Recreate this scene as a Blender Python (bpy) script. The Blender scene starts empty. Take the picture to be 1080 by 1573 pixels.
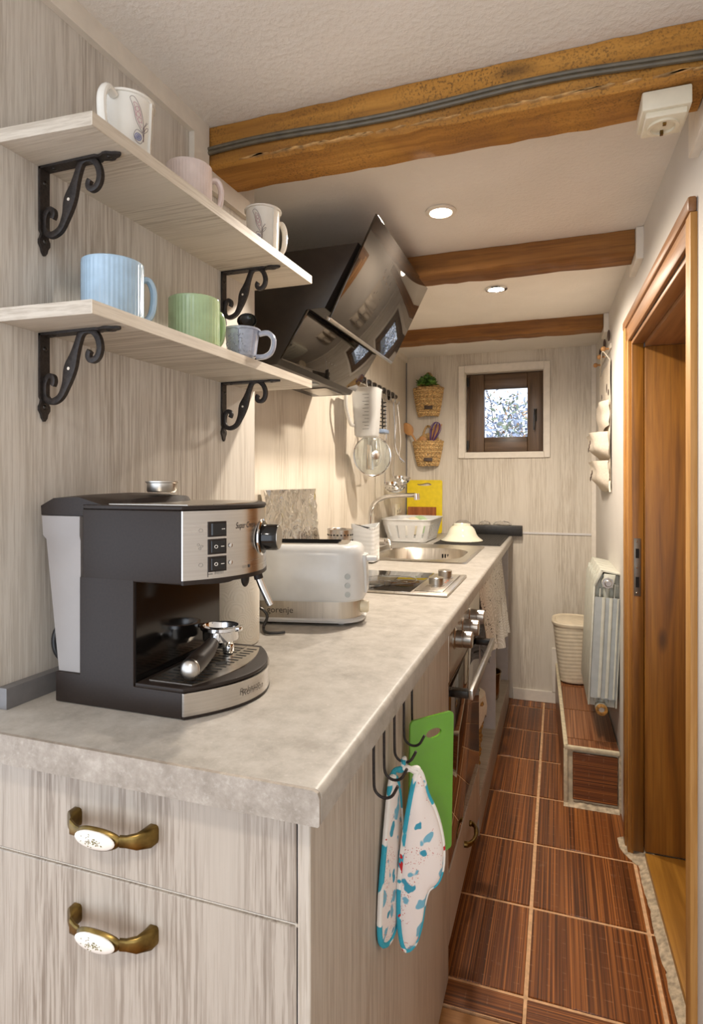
import bpy, bmesh, math, random
from mathutils import Vector, Matrix
random.seed(7)
S = bpy.context.scene
COL = S.collection
PI = math.pi

# ------------------------------------------------------------------ camera, sky, light, exposure
cd = bpy.data.cameras.new('camera'); cam = bpy.data.objects.new('camera', cd); COL.objects.link(cam)
cd.sensor_fit = 'HORIZONTAL'; cd.sensor_width = 36; cd.lens = 920/1080*36; cd.shift_y = -47.5/1080
cd.clip_start = 0.02
TH = math.atan2(317, 920)
cam.location = (0, 0, 1.2); cam.rotation_euler = (PI/2, 0, TH)
S.camera = cam

w = bpy.data.worlds.new('sky'); S.world = w; w.use_nodes = True
bgn = w.node_tree.nodes['Background']
bgn.inputs[0].default_value = (0.80, 0.88, 1.0, 1); bgn.inputs[1].default_value = 1.05

def area(name, loc, rot, sx, sy, power, color):
    l = bpy.data.lights.new(name, 'AREA'); l.shape = 'RECTANGLE'; l.size = sx; l.size_y = sy
    l.energy = power; l.color = color
    o = bpy.data.objects.new(name, l); COL.objects.link(o); o.location = loc; o.rotation_euler = rot
    return o
# daylight from the window of the room behind the camera
area('room_window_light', (-0.55, -1.32, 1.0), (PI/2, 0, 0), 2.4, 1.7, 3.2, (0.97, 0.98, 1.0))
# ceiling lamp of the room in front, behind the camera
fl_ = bpy.data.lights.new('front_room_lamp', 'SPOT'); fl_.energy = 13; fl_.color = (1.0, 0.92, 0.83); fl_.spot_size = math.radians(160); fl_.spot_blend = 0.8; fl_.shadow_soft_size = 0.06
flo = bpy.data.objects.new('front_room_lamp', fl_); COL.objects.link(flo); flo.location = (-0.25, -0.42, 1.88)
SPOT_POWER = 21
SPOT_COLOR = (1.0, 0.89, 0.76)
vs = S.view_settings
vs.view_transform = 'Standard'; vs.look = 'None'; vs.gamma = 1; vs.exposure = 1.15
vs.use_curve_mapping = False

# ------------------------------------------------------------------ helpers
def lin(c):
    f = lambda v: (v/255)/12.92 if v <= 10 else (((v/255)+0.055)/1.055)**2.4
    return (f(c[0]), f(c[1]), f(c[2]), 1)

class NT:
    """tiny node-tree writer"""
    def __init__(s, name):
        s.m = bpy.data.materials.new(name); s.m.use_nodes = True
        s.t = s.m.node_tree; s.b = s.t.nodes['Principled BSDF']
    def n(s, typ, **kw):
        o = s.t.nodes.new(typ)
        for k, v in kw.items():
            if k.startswith('_'): setattr(o, k[1:], v)
            else: o.inputs[k].default_value = v
        return o
    def l(s, a, b): s.t.links.new(a, b)
    def coord(s, scale=(1, 1, 1), rand=False):
        g = s.n('ShaderNodeNewGeometry')
        out = g.outputs['Position']
        if rand:
            tc = s.n('ShaderNodeTexCoord'); oi = s.n('ShaderNodeObjectInfo')
            ad = s.n('ShaderNodeVectorMath', _operation='ADD')
            s.l(tc.outputs['Object'], ad.inputs[0])
            mu = s.n('ShaderNodeMath', _operation='MULTIPLY'); mu.inputs[1].default_value = 37.0
            s.l(oi.outputs['Random'], mu.inputs[0]); s.l(mu.outputs[0], ad.inputs[1]); out = ad.outputs[0]
        mp = s.n('ShaderNodeVectorMath', _operation='MULTIPLY'); mp.inputs[1].default_value = scale
        s.l(out, mp.inputs[0]); return mp.outputs[0]
    def noise(s, scale, detail=3, rough=0.5, k=1.0, rand=False, dist=0.0):
        v = s.coord(scale, rand)
        nn = s.n('ShaderNodeTexNoise', Scale=k, Detail=detail, Roughness=rough, Distortion=dist)
        s.l(v, nn.inputs['Vector']); return nn.outputs['Fac']
    def ramp(s, fac, stops):
        r = s.n('ShaderNodeValToRGB'); e = r.color_ramp.elements
        while len(e) < len(stops): e.new(0.5)
        for i, (p, c) in enumerate(stops):
            e[i].position = p; e[i].color = c if len(c) == 4 else lin(c)
        s.l(fac, r.inputs['Fac']); return r.outputs['Color']
    def mix(s, fac, a, b, mode='MIX'):
        m = s.n('ShaderNodeMix', _data_type='RGBA', _blend_type=mode)
        for sock, v in ((m.inputs[0], fac), (m.inputs[6], a), (m.inputs[7], b)):
            if hasattr(v, 'is_linked'): s.l(v, sock)
            elif isinstance(v, (int, float)): sock.default_value = v
            else: sock.default_value = v if len(v) == 4 else lin(v)
        return m.outputs[2]
    def mul(s, a, b):
        m = s.n('ShaderNodeMath', _operation='MULTIPLY')
        for i, v in enumerate((a, b)):
            if hasattr(v, 'is_linked'): s.l(v, m.inputs[i])
            else: m.inputs[i].default_value = v
        return m.outputs[0]
    def bump(s, fac, strength=0.3, dist=0.002):
        b = s.n('ShaderNodeBump', Strength=strength, Distance=dist)
        s.l(fac, b.inputs['Height']); s.l(b.outputs[0], s.b.inputs['Normal'])
    def base(s, c): s.l(c, s.b.inputs['Base Color'])
    def set(s, rough=0.5, metal=0.0, **kw):
        s.b.inputs['Roughness'].default_value = rough; s.b.inputs['Metallic'].default_value = metal
        for k, v in kw.items(): s.b.inputs[k].default_value = v
        return s.m

K0 = (0, 0, 0, 1); K1 = (1, 1, 1, 1)
def plain(name, c, rough=0.5, metal=0.0, var=0.06, vs_=40, bump=0.0, **kw):
    t = NT(name); f = t.noise((vs_,)*3, 3)
    d = tuple(max(0, v*(1-var*1.6)) for v in c)
    t.base(t.ramp(f, [(0.3, d), (0.7, tuple(min(255, v*(1+var*0.5)) for v in c))]))
    if bump: t.bump(f, bump, 0.001)
    return t.set(rough, metal, **kw)
def brushed(name, c, sc, rough=0.28):
    t = NT(name); f = t.noise(sc, 2)
    t.base(t.ramp(f, [(0.3, tuple(v*0.94 for v in c)), (0.7, c)])); 
    r = t.n('ShaderNodeMapRange'); r.inputs[3].default_value = rough*0.75; r.inputs[4].default_value = rough*1.3
    t.l(f, r.inputs[0]); t.l(r.outputs[0], t.b.inputs['Roughness'])
    return t.set(rough, 1.0)
def streak(name, light, dark, grain, rough=0.45, amount=1.0, rnd=False, band=7.0):
    """white-washed laminate: short dark dashes gathered in bands along the grain axis"""
    t = NT(name); ax = 'xyz'.index(grain)
    def sc(across, along): return tuple(along if i == ax else across for i in range(3))
    fine = t.ramp(t.noise(sc(240, 8), 4, 0.65, rand=rnd), [(0.46, K0), (0.60, K1)])
    wide = t.ramp(t.noise(sc(130, 3.5), 4, 0.6, rand=rnd, dist=0.4), [(0.50, K0), (0.62, K1)])
    band_ = t.ramp(t.noise(sc(band, 0.9), 2, 0.5, rand=rnd), [(0.38, (0.10,)*3+(1,)), (0.62, K1)])
    hair = t.noise(sc(420, 9), 2, 0.5, rand=rnd)
    c = t.mix(t.mul(t.mul(fine, band_), 0.85*amount), light, dark)
    c = t.mix(t.mul(t.mul(wide, band_), 0.55*amount), c, tuple(v*0.93 for v in dark))
    c = t.mix(t.mul(t.noise(sc(band*.6, .5), 2, rand=rnd), 0.30*amount), c, tuple(v*0.90 for v in light))
    c = t.mix(t.mul(hair, 0.14*amount), c, dark)
    t.base(c); t.bump(fine, 0.10, 0.001)
    return t.set(rough)
def wood(name, c0, c1, c2, grain, rough=0.45, k=1.0, rnd=False, pores=0.0, saw=None):
    t = NT(name); ax = 'xyz'.index(grain)
    def sc(across, along): return tuple((along if i == ax else across)*k for i in range(3))
    f = t.noise(sc(24, 1.6), 5, 0.6, rand=rnd, dist=1.0)
    c = t.ramp(f, [(0.28, c0), (0.5, c1), (0.72, c2)])
    g = t.noise(sc(180, 5), 3, rand=rnd)
    c = t.mix(t.mul(t.ramp(g, [(0.45, K0), (0.7, K1)]), 0.45), c, c0)
    # knots
    v = t.coord(sc(7, 2.6), rnd); vo = t.n('ShaderNodeTexVoronoi'); t.l(v, vo.inputs['Vector']); vo.inputs['Scale'].default_value = 1.0
    kn = t.ramp(vo.outputs['Distance'], [(0.03, K1), (0.10, K0)])
    c = t.mix(t.mul(kn, 0.65), c, tuple(v*0.45 for v in c0))
    if pores:
        p = t.ramp(t.noise((260,)*3, 2, 0.6), [(0.50, K0), (0.66, K1)])
        pm = t.ramp(t.noise((9,)*3, 2), [(0.3, K0), (0.6, K1)])
        c = t.mix(t.mul(t.mul(p, pm), pores), c, (58, 38, 16))
    if saw:
        sv = t.coord(tuple(1.0 if i == ax else 0.12 for i in range(3)))
        wv = t.n('ShaderNodeTexWave', Scale=saw, Distortion=1.5, Detail=1.0); wv.bands_direction = 'XYZ'[ax]
        t.l(sv, wv.inputs['Vector'])
        sm = t.ramp(t.noise((5,)*3, 2), [(0.35, K0), (0.65, K1)])
        c = t.mix(t.mul(t.mul(wv.outputs['Fac'], sm), 0.30), c, c0)
    t.base(c); t.bump(g, 0.2, 0.001)
    return t.set(rough)
def glassy(name, c, rough=0.02, trans=1.0, ior=1.45, alpha=1.0):
    t = NT(name); f = t.noise((20,)*3, 2)
    t.base(t.ramp(f, [(0.3, tuple(v*0.97 for v in c)), (0.7, c)]))
    t.b.inputs['Transmission Weight'].default_value = trans; t.b.inputs['IOR'].default_value = ior
    return t.set(rough)
def emit(name, c, strength):
    t = NT(name); t.b.inputs['Emission Color'].default_value = lin(c); t.b.inputs['Emission Strength'].default_value = strength
    f = t.noise((30,)*3); t.base(t.ramp(f, [(0.3, c), (0.7, c)])); return t.set(0.4)

class B:
    """collects shapes in world (or local) coordinates; .obj links them as ONE mesh"""
    def __init__(s): s.v = []; s.f = []; s.sm = []
    def add(s, vs, fs, smooth=True):
        k = len(s.v); s.v += [tuple(p) for p in vs]; s.f += [tuple(i+k for i in f) for f in fs]; s.sm += [smooth]*len(fs); return s
    def bm(s, bm, smooth=True):
        bm.verts.index_update(); s.add([v.co.copy() for v in bm.verts], [[v.index for v in f.verts] for f in bm.faces], smooth); bm.free(); return s
    def box(s, x0, x1, y0, y1, z0, z1, bev=0.0, seg=2):
        if bev:
            bm = bmesh.new(); bmesh.ops.create_cube(bm, size=1)
            for v in bm.verts: v.co = Vector(((x0+x1)/2+v.co.x*(x1-x0), (y0+y1)/2+v.co.y*(y1-y0), (z0+z1)/2+v.co.z*(z1-z0)))
            bmesh.ops.bevel(bm, geom=bm.edges[:], offset=bev, segments=seg, affect='EDGES', profile=0.5)
            return s.bm(bm)
        vs = [(x, y, z) for x in (x0, x1) for y in (y0, y1) for z in (z0, z1)]
        return s.add(vs, [(0, 1, 3, 2), (4, 6, 7, 5), (0, 4, 5, 1), (2, 3, 7, 6), (0, 2, 6, 4), (1, 5, 7, 3)])
    def prism(s, poly, a, b, axis='z', bev=0.0):
        """poly: 2-D points (other two axes in xyz order), extruded from a to b along axis"""
        def P(p, h): return {'z': (p[0], p[1], h), 'y': (p[0], h, p[1]), 'x': (h, p[0], p[1])}[axis]
        n = len(poly)
        if bev:
            bm = bmesh.new(); v0 = [bm.verts.new(P(p, a)) for p in poly]; v1 = [bm.verts.new(P(p, b)) for p in poly]
            bm.faces.new(v0[::-1]); bm.faces.new(v1)
            for i in range(n): bm.faces.new((v0[i], v0[(i+1) % n], v1[(i+1) % n], v1[i]))
            bmesh.ops.recalc_face_normals(bm, faces=bm.faces[:])
            ed = [e for e in bm.edges if e.calc_face_angle(0) > 0.6]
            bmesh.ops.bevel(bm, geom=ed, offset=bev, segments=2, affect='EDGES', profile=0.5)
            return s.bm(bm)
        vs = [P(p, a) for p in poly]+[P(p, b) for p in poly]
        fs = [tuple(range(n))[::-1], tuple(range(n, 2*n))]+[(i, (i+1) % n, n+(i+1) % n, n+i) for i in range(n)]
        return s.add(vs, fs)
    def loft(s, rings, cap0=True, cap1=True, closed=True):
        n = len(rings[0]); vs = [p for r in rings for p in r]; fs = []
        for k in range(len(rings)-1):
            for i in range(n if closed else n-1):
                j = (i+1) % n; fs.append((k*n+i, k*n+j, (k+1)*n+j, (k+1)*n+i))
        if cap0: fs.append(tuple(range(n))[::-1])
        if cap1: fs.append(tuple((len(rings)-1)*n+i for i in range(n)))
        return s.add(vs, fs)
    def lathe(s, prof, c=(0, 0, 0), axis=(0, 0, 1), n=24, ribs=0, amp=0.0):
        """prof: (radius, height) pairs"""
        ax = Vector(axis).normalized(); u = ax.orthogonal().normalized(); v = ax.cross(u); c = Vector(c)
        rings = []
        for r, h in prof:
            ring = []
            for i in range(n):
                a = 2*PI*i/n; rr = r*(1+amp*abs(math.cos(a*ribs/2))) if ribs and r > 0.01 else r
                ring.append(c+ax*h+(u*math.cos(a)+v*math.sin(a))*max(rr, 1e-5))
            rings.append(ring)
        return s.loft(rings)
    def cyl(s, p0, p1, r0, r1=None, n=16):
        p0 = Vector(p0); p1 = Vector(p1); d = p1-p0
        return s.lathe([(r0, 0), (r0 if r1 is None else r1, d.length)], p0, d, n)
    def ball(s, c, r, n=14, sc=(1, 1, 1)):
        bm = bmesh.new(); bmesh.ops.create_uvsphere(bm, u_segments=n, v_segments=max(6, n*2//3), radius=1)
        for v in bm.verts: v.co = Vector((c[0]+v.co.x*r*sc[0], c[1]+v.co.y*r*sc[1], c[2]+v.co.z*r*sc[2]))
        return s.bm(bm)
    def tube(s, pts, r, n=8, closed=False, flat=None):
        """tube through pts; r number or list; flat=(normal, ratio) squashes the section"""
        pts = [Vector(p) for p in pts]; m = len(pts); rings = []; u = None
        for i, p in enumerate(pts):
            a = pts[(i-1) % m] if closed or i > 0 else p; b = pts[(i+1) % m] if closed or i < m-1 else p
            t = (b-a).normalized()
            if u is None: u = t.orthogonal().normalized()
            if flat is not None: u = Vector(flat[0])
            u = (u-t*u.dot(t)).normalized(); v = t.cross(u)
            rr = r[i] if isinstance(r, (list, tuple)) else r; q = flat[1] if flat else 1.0
            rings.append([p+u*(rr*q*math.cos(2*PI*k/n))+v*(rr*math.sin(2*PI*k/n)) for k in range(n)])
        if closed: rings.append(rings[0]); return s.loft(rings, False, False)
        return s.loft(rings)
    def xf(s, M):
        s.v = [tuple(M @ Vector(p)) for p in s.v]; return s
    def map(s, fn): s.v = [tuple(fn(Vector(p))) for p in s.v]; return s
    def obj(s, name, mat, parent=None, world=True, angle=38):
        me = bpy.data.meshes.new(name); v = s.v
        if parent is not None and world:
            I = wmat(parent).inverted(); v = [tuple(I @ Vector(p)) for p in v]
        me.from_pydata(v, [], s.f); me.update()
        bm = bmesh.new(); bm.from_mesh(me); bmesh.ops.recalc_face_normals(bm, faces=bm.faces[:]); bm.to_mesh(me); bm.free()
        me.polygons.foreach_set('use_smooth', [True]*len(me.polygons)); me.set_sharp_from_angle(angle=math.radians(angle))
        if mat: me.materials.append(mat)
        o = bpy.data.objects.new(name, me); COL.objects.link(o)
        if parent is not None: o.parent = parent
        return o
def wmat(o):
    M = o.matrix_basis.copy()
    while o.parent: o = o.parent; M = o.matrix_basis @ M
    return M
def tag(o, label, cat, group=None):
    o['label'] = label; o['category'] = cat
    if group: o['group'] = group
    return o
def thing(name, label, cat, loc=(0, 0, 0), rz=0, group=None, rot=None):
    o = bpy.data.objects.new(name, None); COL.objects.link(o); o.location = loc; o.rotation_euler = rot or (0, 0, rz)
    o.empty_display_size = 0.05
    return tag(o, label, cat, group)
def struct(o): o['kind'] = 'structure'; return o
def rrect(cx, cy, w, d, r, z, n=5):
    pts = []
    for qx, qy, a0 in ((1, 1, 0), (-1, 1, 90), (-1, -1, 180), (1, -1, 270)):
        for i in range(n+1):
            a = math.radians(a0+90*i/n)
            pts.append(Vector((cx+qx*(w/2-r)+r*math.cos(a), cy+qy*(d/2-r)+r*math.sin(a), z)))
    return pts
def smooth_path(pts, k=6, closed=False):
    pts = [Vector(p) for p in pts]; m = len(pts); out = []
    for i in range(m if closed else m-1):
        p0 = pts[(i-1) % m] if closed or i > 0 else pts[0]; p1 = pts[i]; p2 = pts[(i+1) % m]
        p3 = pts[(i+2) % m] if closed or i < m-2 else pts[-1]
        for j in range(k):
            t = j/k
            out.append(0.5*((2*p1)+(p2-p0)*t+(2*p0-5*p1+4*p2-p3)*t*t+(3*p1-p0-3*p2+p3)*t**3))
    if not closed: out.append(pts[-1])
    return out
def text_shape(txt, size, fn, thick=0.0, shear=0.0):
    """flat lettering mapped through fn(u, v) -> point"""
    c = bpy.data.curves.new('t', 'FONT'); c.body = txt; c.size = size; c.shear = shear; c.resolution_u = 3
    o = bpy.data.objects.new('t', c); COL.objects.link(o)
    dg = bpy.context.evaluated_depsgraph_get(); me = bpy.data.meshes.new_from_object(o.evaluated_get(dg))
    b = B(); b.add([fn(v.co.x, v.co.y) for v in me.vertices], [tuple(p.vertices) for p in me.polygons])
    bpy.data.objects.remove(o); bpy.data.meshes.remove(me); bpy.data.curves.remove(c)
    return b
def pillow(outline, th, fn, n=4):
    """puffed pad from a 2-D outline; fn(u, v, w) -> point"""
    m = len(outline); cu = sum(p[0] for p in outline)/m; cv = sum(p[1] for p in outline)/m; rings = []
    for k in range(-n, n+1):
        a = k/n*PI/2; s_ = max(0.04, math.cos(a))**0.35 if abs(k) < n else 0.25; h = math.sin(a)*th/2
        rings.append([fn(cu+(p[0]-cu)*s_, cv+(p[1]-cv)*s_, h) for p in outline])
    return B().loft(rings)

# ------------------------------------------------------------------ materials
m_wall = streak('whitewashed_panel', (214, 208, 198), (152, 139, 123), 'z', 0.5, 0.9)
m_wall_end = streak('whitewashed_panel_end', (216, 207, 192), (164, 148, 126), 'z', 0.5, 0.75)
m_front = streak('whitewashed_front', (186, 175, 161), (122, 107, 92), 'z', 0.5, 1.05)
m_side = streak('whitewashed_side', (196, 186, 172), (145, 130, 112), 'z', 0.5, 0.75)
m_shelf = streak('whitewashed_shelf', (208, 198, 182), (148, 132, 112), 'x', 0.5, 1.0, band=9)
m_edge = streak('shelf_edge', (214, 204, 188), (170, 154, 134), 'y', 0.5, 0.8)
m_white_trim = plain('cream_trim', (226, 217, 203), 0.5, var=0.02)
m_white_lam = plain('white_laminate', (214, 210, 208), 0.45, var=0.02)
t = NT('ceiling_plaster'); f = t.noise((90,)*3, 4, 0.6); g = t.noise((5,)*3, 3)
t.base(t.ramp(g, [(0.3, (224, 217, 206)), (0.7, (232, 225, 215))])); t.bump(t.ramp(f, [(0.4, K0), (0.68, K1)]), 0.28, 0.003); m_ceil = t.set(0.85)
t = NT('wall_plaster'); f = t.noise((45,)*3, 4, 0.6); g = t.noise((4,)*3, 3)
t.base(t.ramp(g, [(0.3, (205, 199, 190)), (0.7, (213, 207, 199))])); t.bump(f, 0.15, 0.002); m_plaster = t.set(0.8)
m_beam1 = wood('beam_wood', (130, 84, 26), (176, 122, 46), (198, 144, 66), 'x', 0.75, 0.8, pores=0.65)
m_beam = wood('beam_wood_dark', (92, 56, 22), (136, 90, 38), (160, 110, 52), 'x', 0.75, 0.8, saw=110)
m_beam1b = wood('beam_sawn', (116, 68, 22), (158, 104, 42), (178, 122, 56), 'x', 0.55, 0.8, saw=90)
m_splinter = plain('bare_wood', (190, 148, 92), 0.8, var=0.2, vs_=60)
m_door = wood('door_pine', (98, 60, 14), (144, 94, 28), (168, 116, 42), 'z', 0.42, 0.8)
m_casing = wood('casing_pine', (142, 94, 36), (176, 122, 54), (192, 140, 72), 'z', 0.42, 1.0)
m_head = wood('head_pine', (120, 80, 44), (154, 108, 66), (172, 126, 82), 'y', 0.42, 1.0)
m_sill = wood('sill_pine', (130, 86, 26), (168, 118, 44), (184, 134, 62), 'y', 0.4, 0.6)
m_strip = wood('jamb_edge_pine', (160, 110, 48), (192, 142, 76), (202, 156, 96), 'z', 0.5, 1.2)
def tilemat(name, ax, rnd=True, lo=(66, 34, 13), mid=(122, 68, 29), hi=(188, 118, 58)):
    t = NT(name); i = 'xyz'.index(ax)
    def sc(a, b): return tuple(b if k == i else a for k in range(3))
    f = t.noise(sc(250, 1.0), 3, 0.6, rand=rnd); g = t.noise(sc(30, 0.7), 3, 0.6, rand=rnd)
    c = t.ramp(f, [(0.34, lo), (0.50, mid), (0.68, hi)])
    c = t.mix(t.mul(t.ramp(g, [(0.35, K0), (0.7, K1)]), 0.45), c, tuple(v*0.8 for v in lo))
    # pale dashed cross threads
    v = t.coord(tuple(1.0 if k == i else 0.0 for k in range(3)), rnd)
    wv = t.n('ShaderNodeTexWave', Scale=6.3, Distortion=0.0); wv.bands_direction = 'XYZ'[i]; t.l(v, wv.inputs['Vector'])
    th = t.ramp(wv.outputs['Fac'], [(0.985, K0), (1.0, K1)])
    d = t.ramp(t.noise(sc(120, 0.1), 1, rand=rnd), [(0.5, K0), (0.62, K1)])
    c = t.mix(t.mul(t.mul(th, d), 0.22), c, (190, 150, 115))
    dust = t.ramp(t.noise((16,)*3, 5, 0.7), [(0.64, K0), (0.80, K1)])
    c = t.mix(t.mul(dust, 0.22), c, (200, 170, 145))
    t.base(c); t.bump(f, 0.12, 0.0006); return t.set(0.32)
m_tile = tilemat('zebrano_tile', 'y'); m_tile_x = tilemat('zebrano_tile_cross', 'x'); 
m_tile_pale = tilemat('zebrano_tile_step', 'y', lo=(92, 52, 30), mid=(140, 88, 54), hi=(180, 124, 82))
m_grout = plain('grout', (222, 178, 134), 0.8, var=0.08, vs_=60)
m_plast_edge = plain('tile_edge_cream', (214, 200, 168), 0.55, var=0.08, vs_=50)
m_rough_plaster = plain('rough_plaster', (196, 178, 150), 0.95, var=0.14, vs_=70, bump=0.8)
t = NT('worktop_stone'); f = t.noise((26,)*3, 6, 0.72); g = t.noise((6,)*3, 4, 0.6); h = t.noise((150, 150, 150), 3, 0.7)
c = t.ramp(f, [(0.30, (150, 144, 135)), (0.52, (174, 168, 159)), (0.75, (190, 185, 177))])
c = t.mix(t.mul(t.ramp(g, [(0.4, K0), (0.7, K1)]), 0.25), c, (170, 162, 150))
c = t.mix(t.mul(t.ramp(h, [(0.58, K0), (0.72, K1)]), 0.30), c, (216, 211, 203)); t.base(c); m_stone = t.set(0.42)
t = NT('worktop_cut_edge'); f = t.noise((34,)*3, 6, 0.75); h = t.noise((150,)*3, 3, 0.7)
c = t.ramp(f, [(0.30, (132, 122, 110)), (0.55, (160, 150, 138)), (0.75, (186, 177, 166))])
c = t.mix(t.mul(t.ramp(h, [(0.55, K0), (0.7, K1)]), 0.3), c, (196, 188, 178)); t.base(c); m_stone_edge = t.set(0.6)
m_steel = brushed('brushed_steel', (205, 200, 194), (6, 6, 400), 0.24)
m_steel_h = brushed('brushed_steel_flat', (200, 192, 180), (300, 6, 6), 0.30)
m_chrome = plain('chrome', (222, 222, 222), 0.07, 1.0, var=0.01)
m_alu = plain('satin_metal', (190, 186, 180), 0.3, 1.0, var=0.03)
m_darkmetal = plain('dark_metal', (70, 68, 66), 0.35, 0.9)
m_black = plain('black_plastic', (40, 31, 26), 0.45, var=0.10, vs_=300, **{'Specular IOR Level': 0.3})
m_blackgloss = plain('black_gloss', (20, 18, 17), 0.12, var=0.05)
m_iron = plain('wrought_iron', (52, 46, 43), 0.5, 0.35, var=0.2, vs_=220, bump=0.4)
m_hole = plain('dark_hole', (16, 14, 12), 0.9)
m_tank = NT('frosted_tank'); f = m_tank.noise((12,)*3, 3)
m_tank.base(m_tank.ramp(f, [(0.3, (166, 160, 157)), (0.7, (176, 171, 168))])); m_tank.b.inputs['Transmission Weight'].default_value = 0.35; m_tank = m_tank.set(0.35)
m_brass = plain('antique_brass', (132, 108, 60), 0.32, 1.0, var=0.2, vs_=60)
m_porc = plain('porcelain', (238, 232, 222), 0.12, var=0.01, **{'Coat Weight': 0.6})
m_olive = plain('olive_print', (120, 110, 40), 0.4)
m_white = plain('white_plastic', (210, 211, 210), 0.25, var=0.012)
m_whitegl = plain('white_glaze', (238, 234, 224), 0.1, var=0.01, **{'Coat Weight': 0.5})
m_blue = plain('blue_glaze', (174, 203, 226), 0.15, var=0.04, **{'Coat Weight': 0.6})
m_green = plain('green_glaze', (180, 206, 160), 0.15, var=0.04, **{'Coat Weight': 0.6})
m_pink = plain('pink_glaze', (232, 216, 211), 0.2, var=0.03, **{'Coat Weight': 0.5})
m_greyblue = plain('greyblue_glaze', (172, 179, 197), 0.15, var=0.03, vs_=160, **{'Coat Weight': 0.6})
m_ink = plain('brown_ink', (92, 70, 76), 0.5); m_inkblue = plain('blue_ink', (70, 90, 160), 0.5); m_inkpink = plain('pink_ink', (190, 140, 150), 0.5)
m_legend = plain('grey_legend', (150, 148, 140), 0.5); m_letter = plain('dark_lettering', (70, 62, 56), 0.5)
m_cream = plain('cream_plastic', (224, 212, 184), 0.35, var=0.03)
m_paper = NT('paper_towel'); vv = m_paper.coord((1, 1, 1)); vo = m_paper.n('ShaderNodeTexVoronoi', Scale=26.0); m_paper.l(vv, vo.inputs['Vector'])
wv = m_paper.n('ShaderNodeMath', _operation='SINE'); m_paper.l(m_paper.mul(vo.outputs['Distance'], 60.0), wv.inputs[0])
m_paper.base(m_paper.ramp(wv.outputs[0], [(0.2, (232, 225, 210)), (0.8, (235, 228, 214))])); m_paper.bump(wv.outputs[0], 0.25, 0.0006); m_paper = m_paper.set(0.9)
t = NT('crumpled_foil'); f = t.noise((16,)*3, 3, 0.55, dist=0.8); t.base(t.ramp(f, [(0.3, (222, 220, 216)), (0.7, (240, 238, 235))])); t.bump(f, 0.7, 0.012); m_foil = t.set(0.14, 1.0)
m_glassblk = plain('hob_glass', (26, 23, 21), 0.03, var=0.03, **{'Specular IOR Level': 0.8})
t = NT('hood_glass'); f = t.noise((6,)*3, 2); t.base(t.ramp(f, [(0.3, (84, 78, 72)), (0.7, (92, 86, 80))])); m_hoodglass = t.set(0.03, 0.85)
t = NT('oven_glass'); f = t.noise((6,)*3, 2); t.base(t.ramp(f, [(0.3, (118, 106, 96)), (0.7, (128, 115, 104))])); m_ovenglass = t.set(0.025, 0.92)
m_hoodside = plain('hood_side', (54, 47, 41), 0.35, var=0.06)
m_yellow = plain('yellow_board', (232, 206, 30), 0.4, var=0.03)
m_boardwood = wood('board_wood', (116, 60, 26), (160, 92, 46), (178, 108, 58), 'z', 0.5, 1.5)
t = NT('green_glass_board'); f = t.noise((8,)*3, 2); t.base(t.ramp(f, [(0.3, (96, 160, 38)), (0.7, (106, 174, 44))])); m_greenboard = t.set(0.06, 0.0, **{'Coat Weight': 1.0})
m_wicker = plain('seagrass', (206, 168, 112), 0.8, var=0.22, vs_=120, bump=0.6)
m_wicker2 = plain('seagrass_light', (222, 186, 128), 0.8, var=0.2, vs_=120, bump=0.6)
m_spoon = wood('beech', (168, 116, 66), (192, 142, 88), (204, 156, 102), 'z', 0.5, 2.0)
m_purple = plain('purple_silicone', (84, 44, 118), 0.4)
m_leaf = plain('artificial_leaf', (78, 120, 48), 0.5, var=0.35, vs_=90)
m_leaf2 = plain('artificial_leaf_light', (112, 156, 70), 0.5, var=0.3, vs_=90)
m_tagbrown = plain('tag_leather', (72, 56, 44), 0.6)
m_winbrown = wood('window_laminate', (72, 54, 38), (100, 78, 58), (116, 92, 70), 'x', 0.4, 1.5)
m_winbrown_v = wood('window_laminate_v', (72, 54, 38), (100, 78, 58), (116, 92, 70), 'z', 0.4, 1.5)
m_pane = glassy('window_pane', (250, 252, 255), 0.0, 1.0, 1.02)
m_clear = glassy('clear_plastic', (236, 236, 234), 0.3, 0.55, 1.1)
m_lidglass = glassy('lid_glass', (245, 248, 246), 0.02, 0.95, 1.25)
m_film = glassy('clear_film', (240, 236, 230), 0.08, 0.8, 1.25)
m_radiator = plain('radiator_enamel', (206, 206, 192), 0.35, var=0.03)
m_radrec = plain('radiator_grey', (176, 182, 182), 0.4, var=0.03)
m_rust = plain('rusty_ring', (190, 140, 70), 0.5, 0.3, var=0.25, vs_=90)
m_bin = plain('cream_bin', (222, 208, 182), 0.45, var=0.03)
m_canvas = plain('cream_canvas', (226, 214, 196), 0.9, var=0.05, vs_=200, bump=0.3)
m_darkprint = plain('dark_print', (80, 62, 54), 0.8)
m_socket = plain('socket_cream', (220, 210, 186), 0.4, var=0.02)
m_cable = plain('cable_sheath', (96, 86, 68), 0.45, var=0.1); m_cableblk = plain('black_cable', (30, 30, 32), 0.4)
m_upstand = plain('grey_upstand', (112, 110, 110), 0.45, var=0.05)
m_ledge = plain('anthracite_ledge', (40, 38, 36), 0.4, var=0.2, vs_=60)
m_mat = plain('rubber_mat', (52, 48, 42), 0.6)
m_teal = plain('teal_cotton', (50, 160, 180), 0.85, var=0.1, vs_=200)
m_amber = plain('pot_steel', (150, 120, 80), 0.25, 0.9)
t = NT('printed_cotton'); v = t.coord((1, 1, 1)); 
n1 = t.ramp(t.noise((34,)*3, 2, 0.4), [(0.60, K0), (0.62, K1)]); n2 = t.ramp(t.noise((29,)*3, 2, 0.4, k=1.2), [(0.66, K0), (0.675, K1)])
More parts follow.
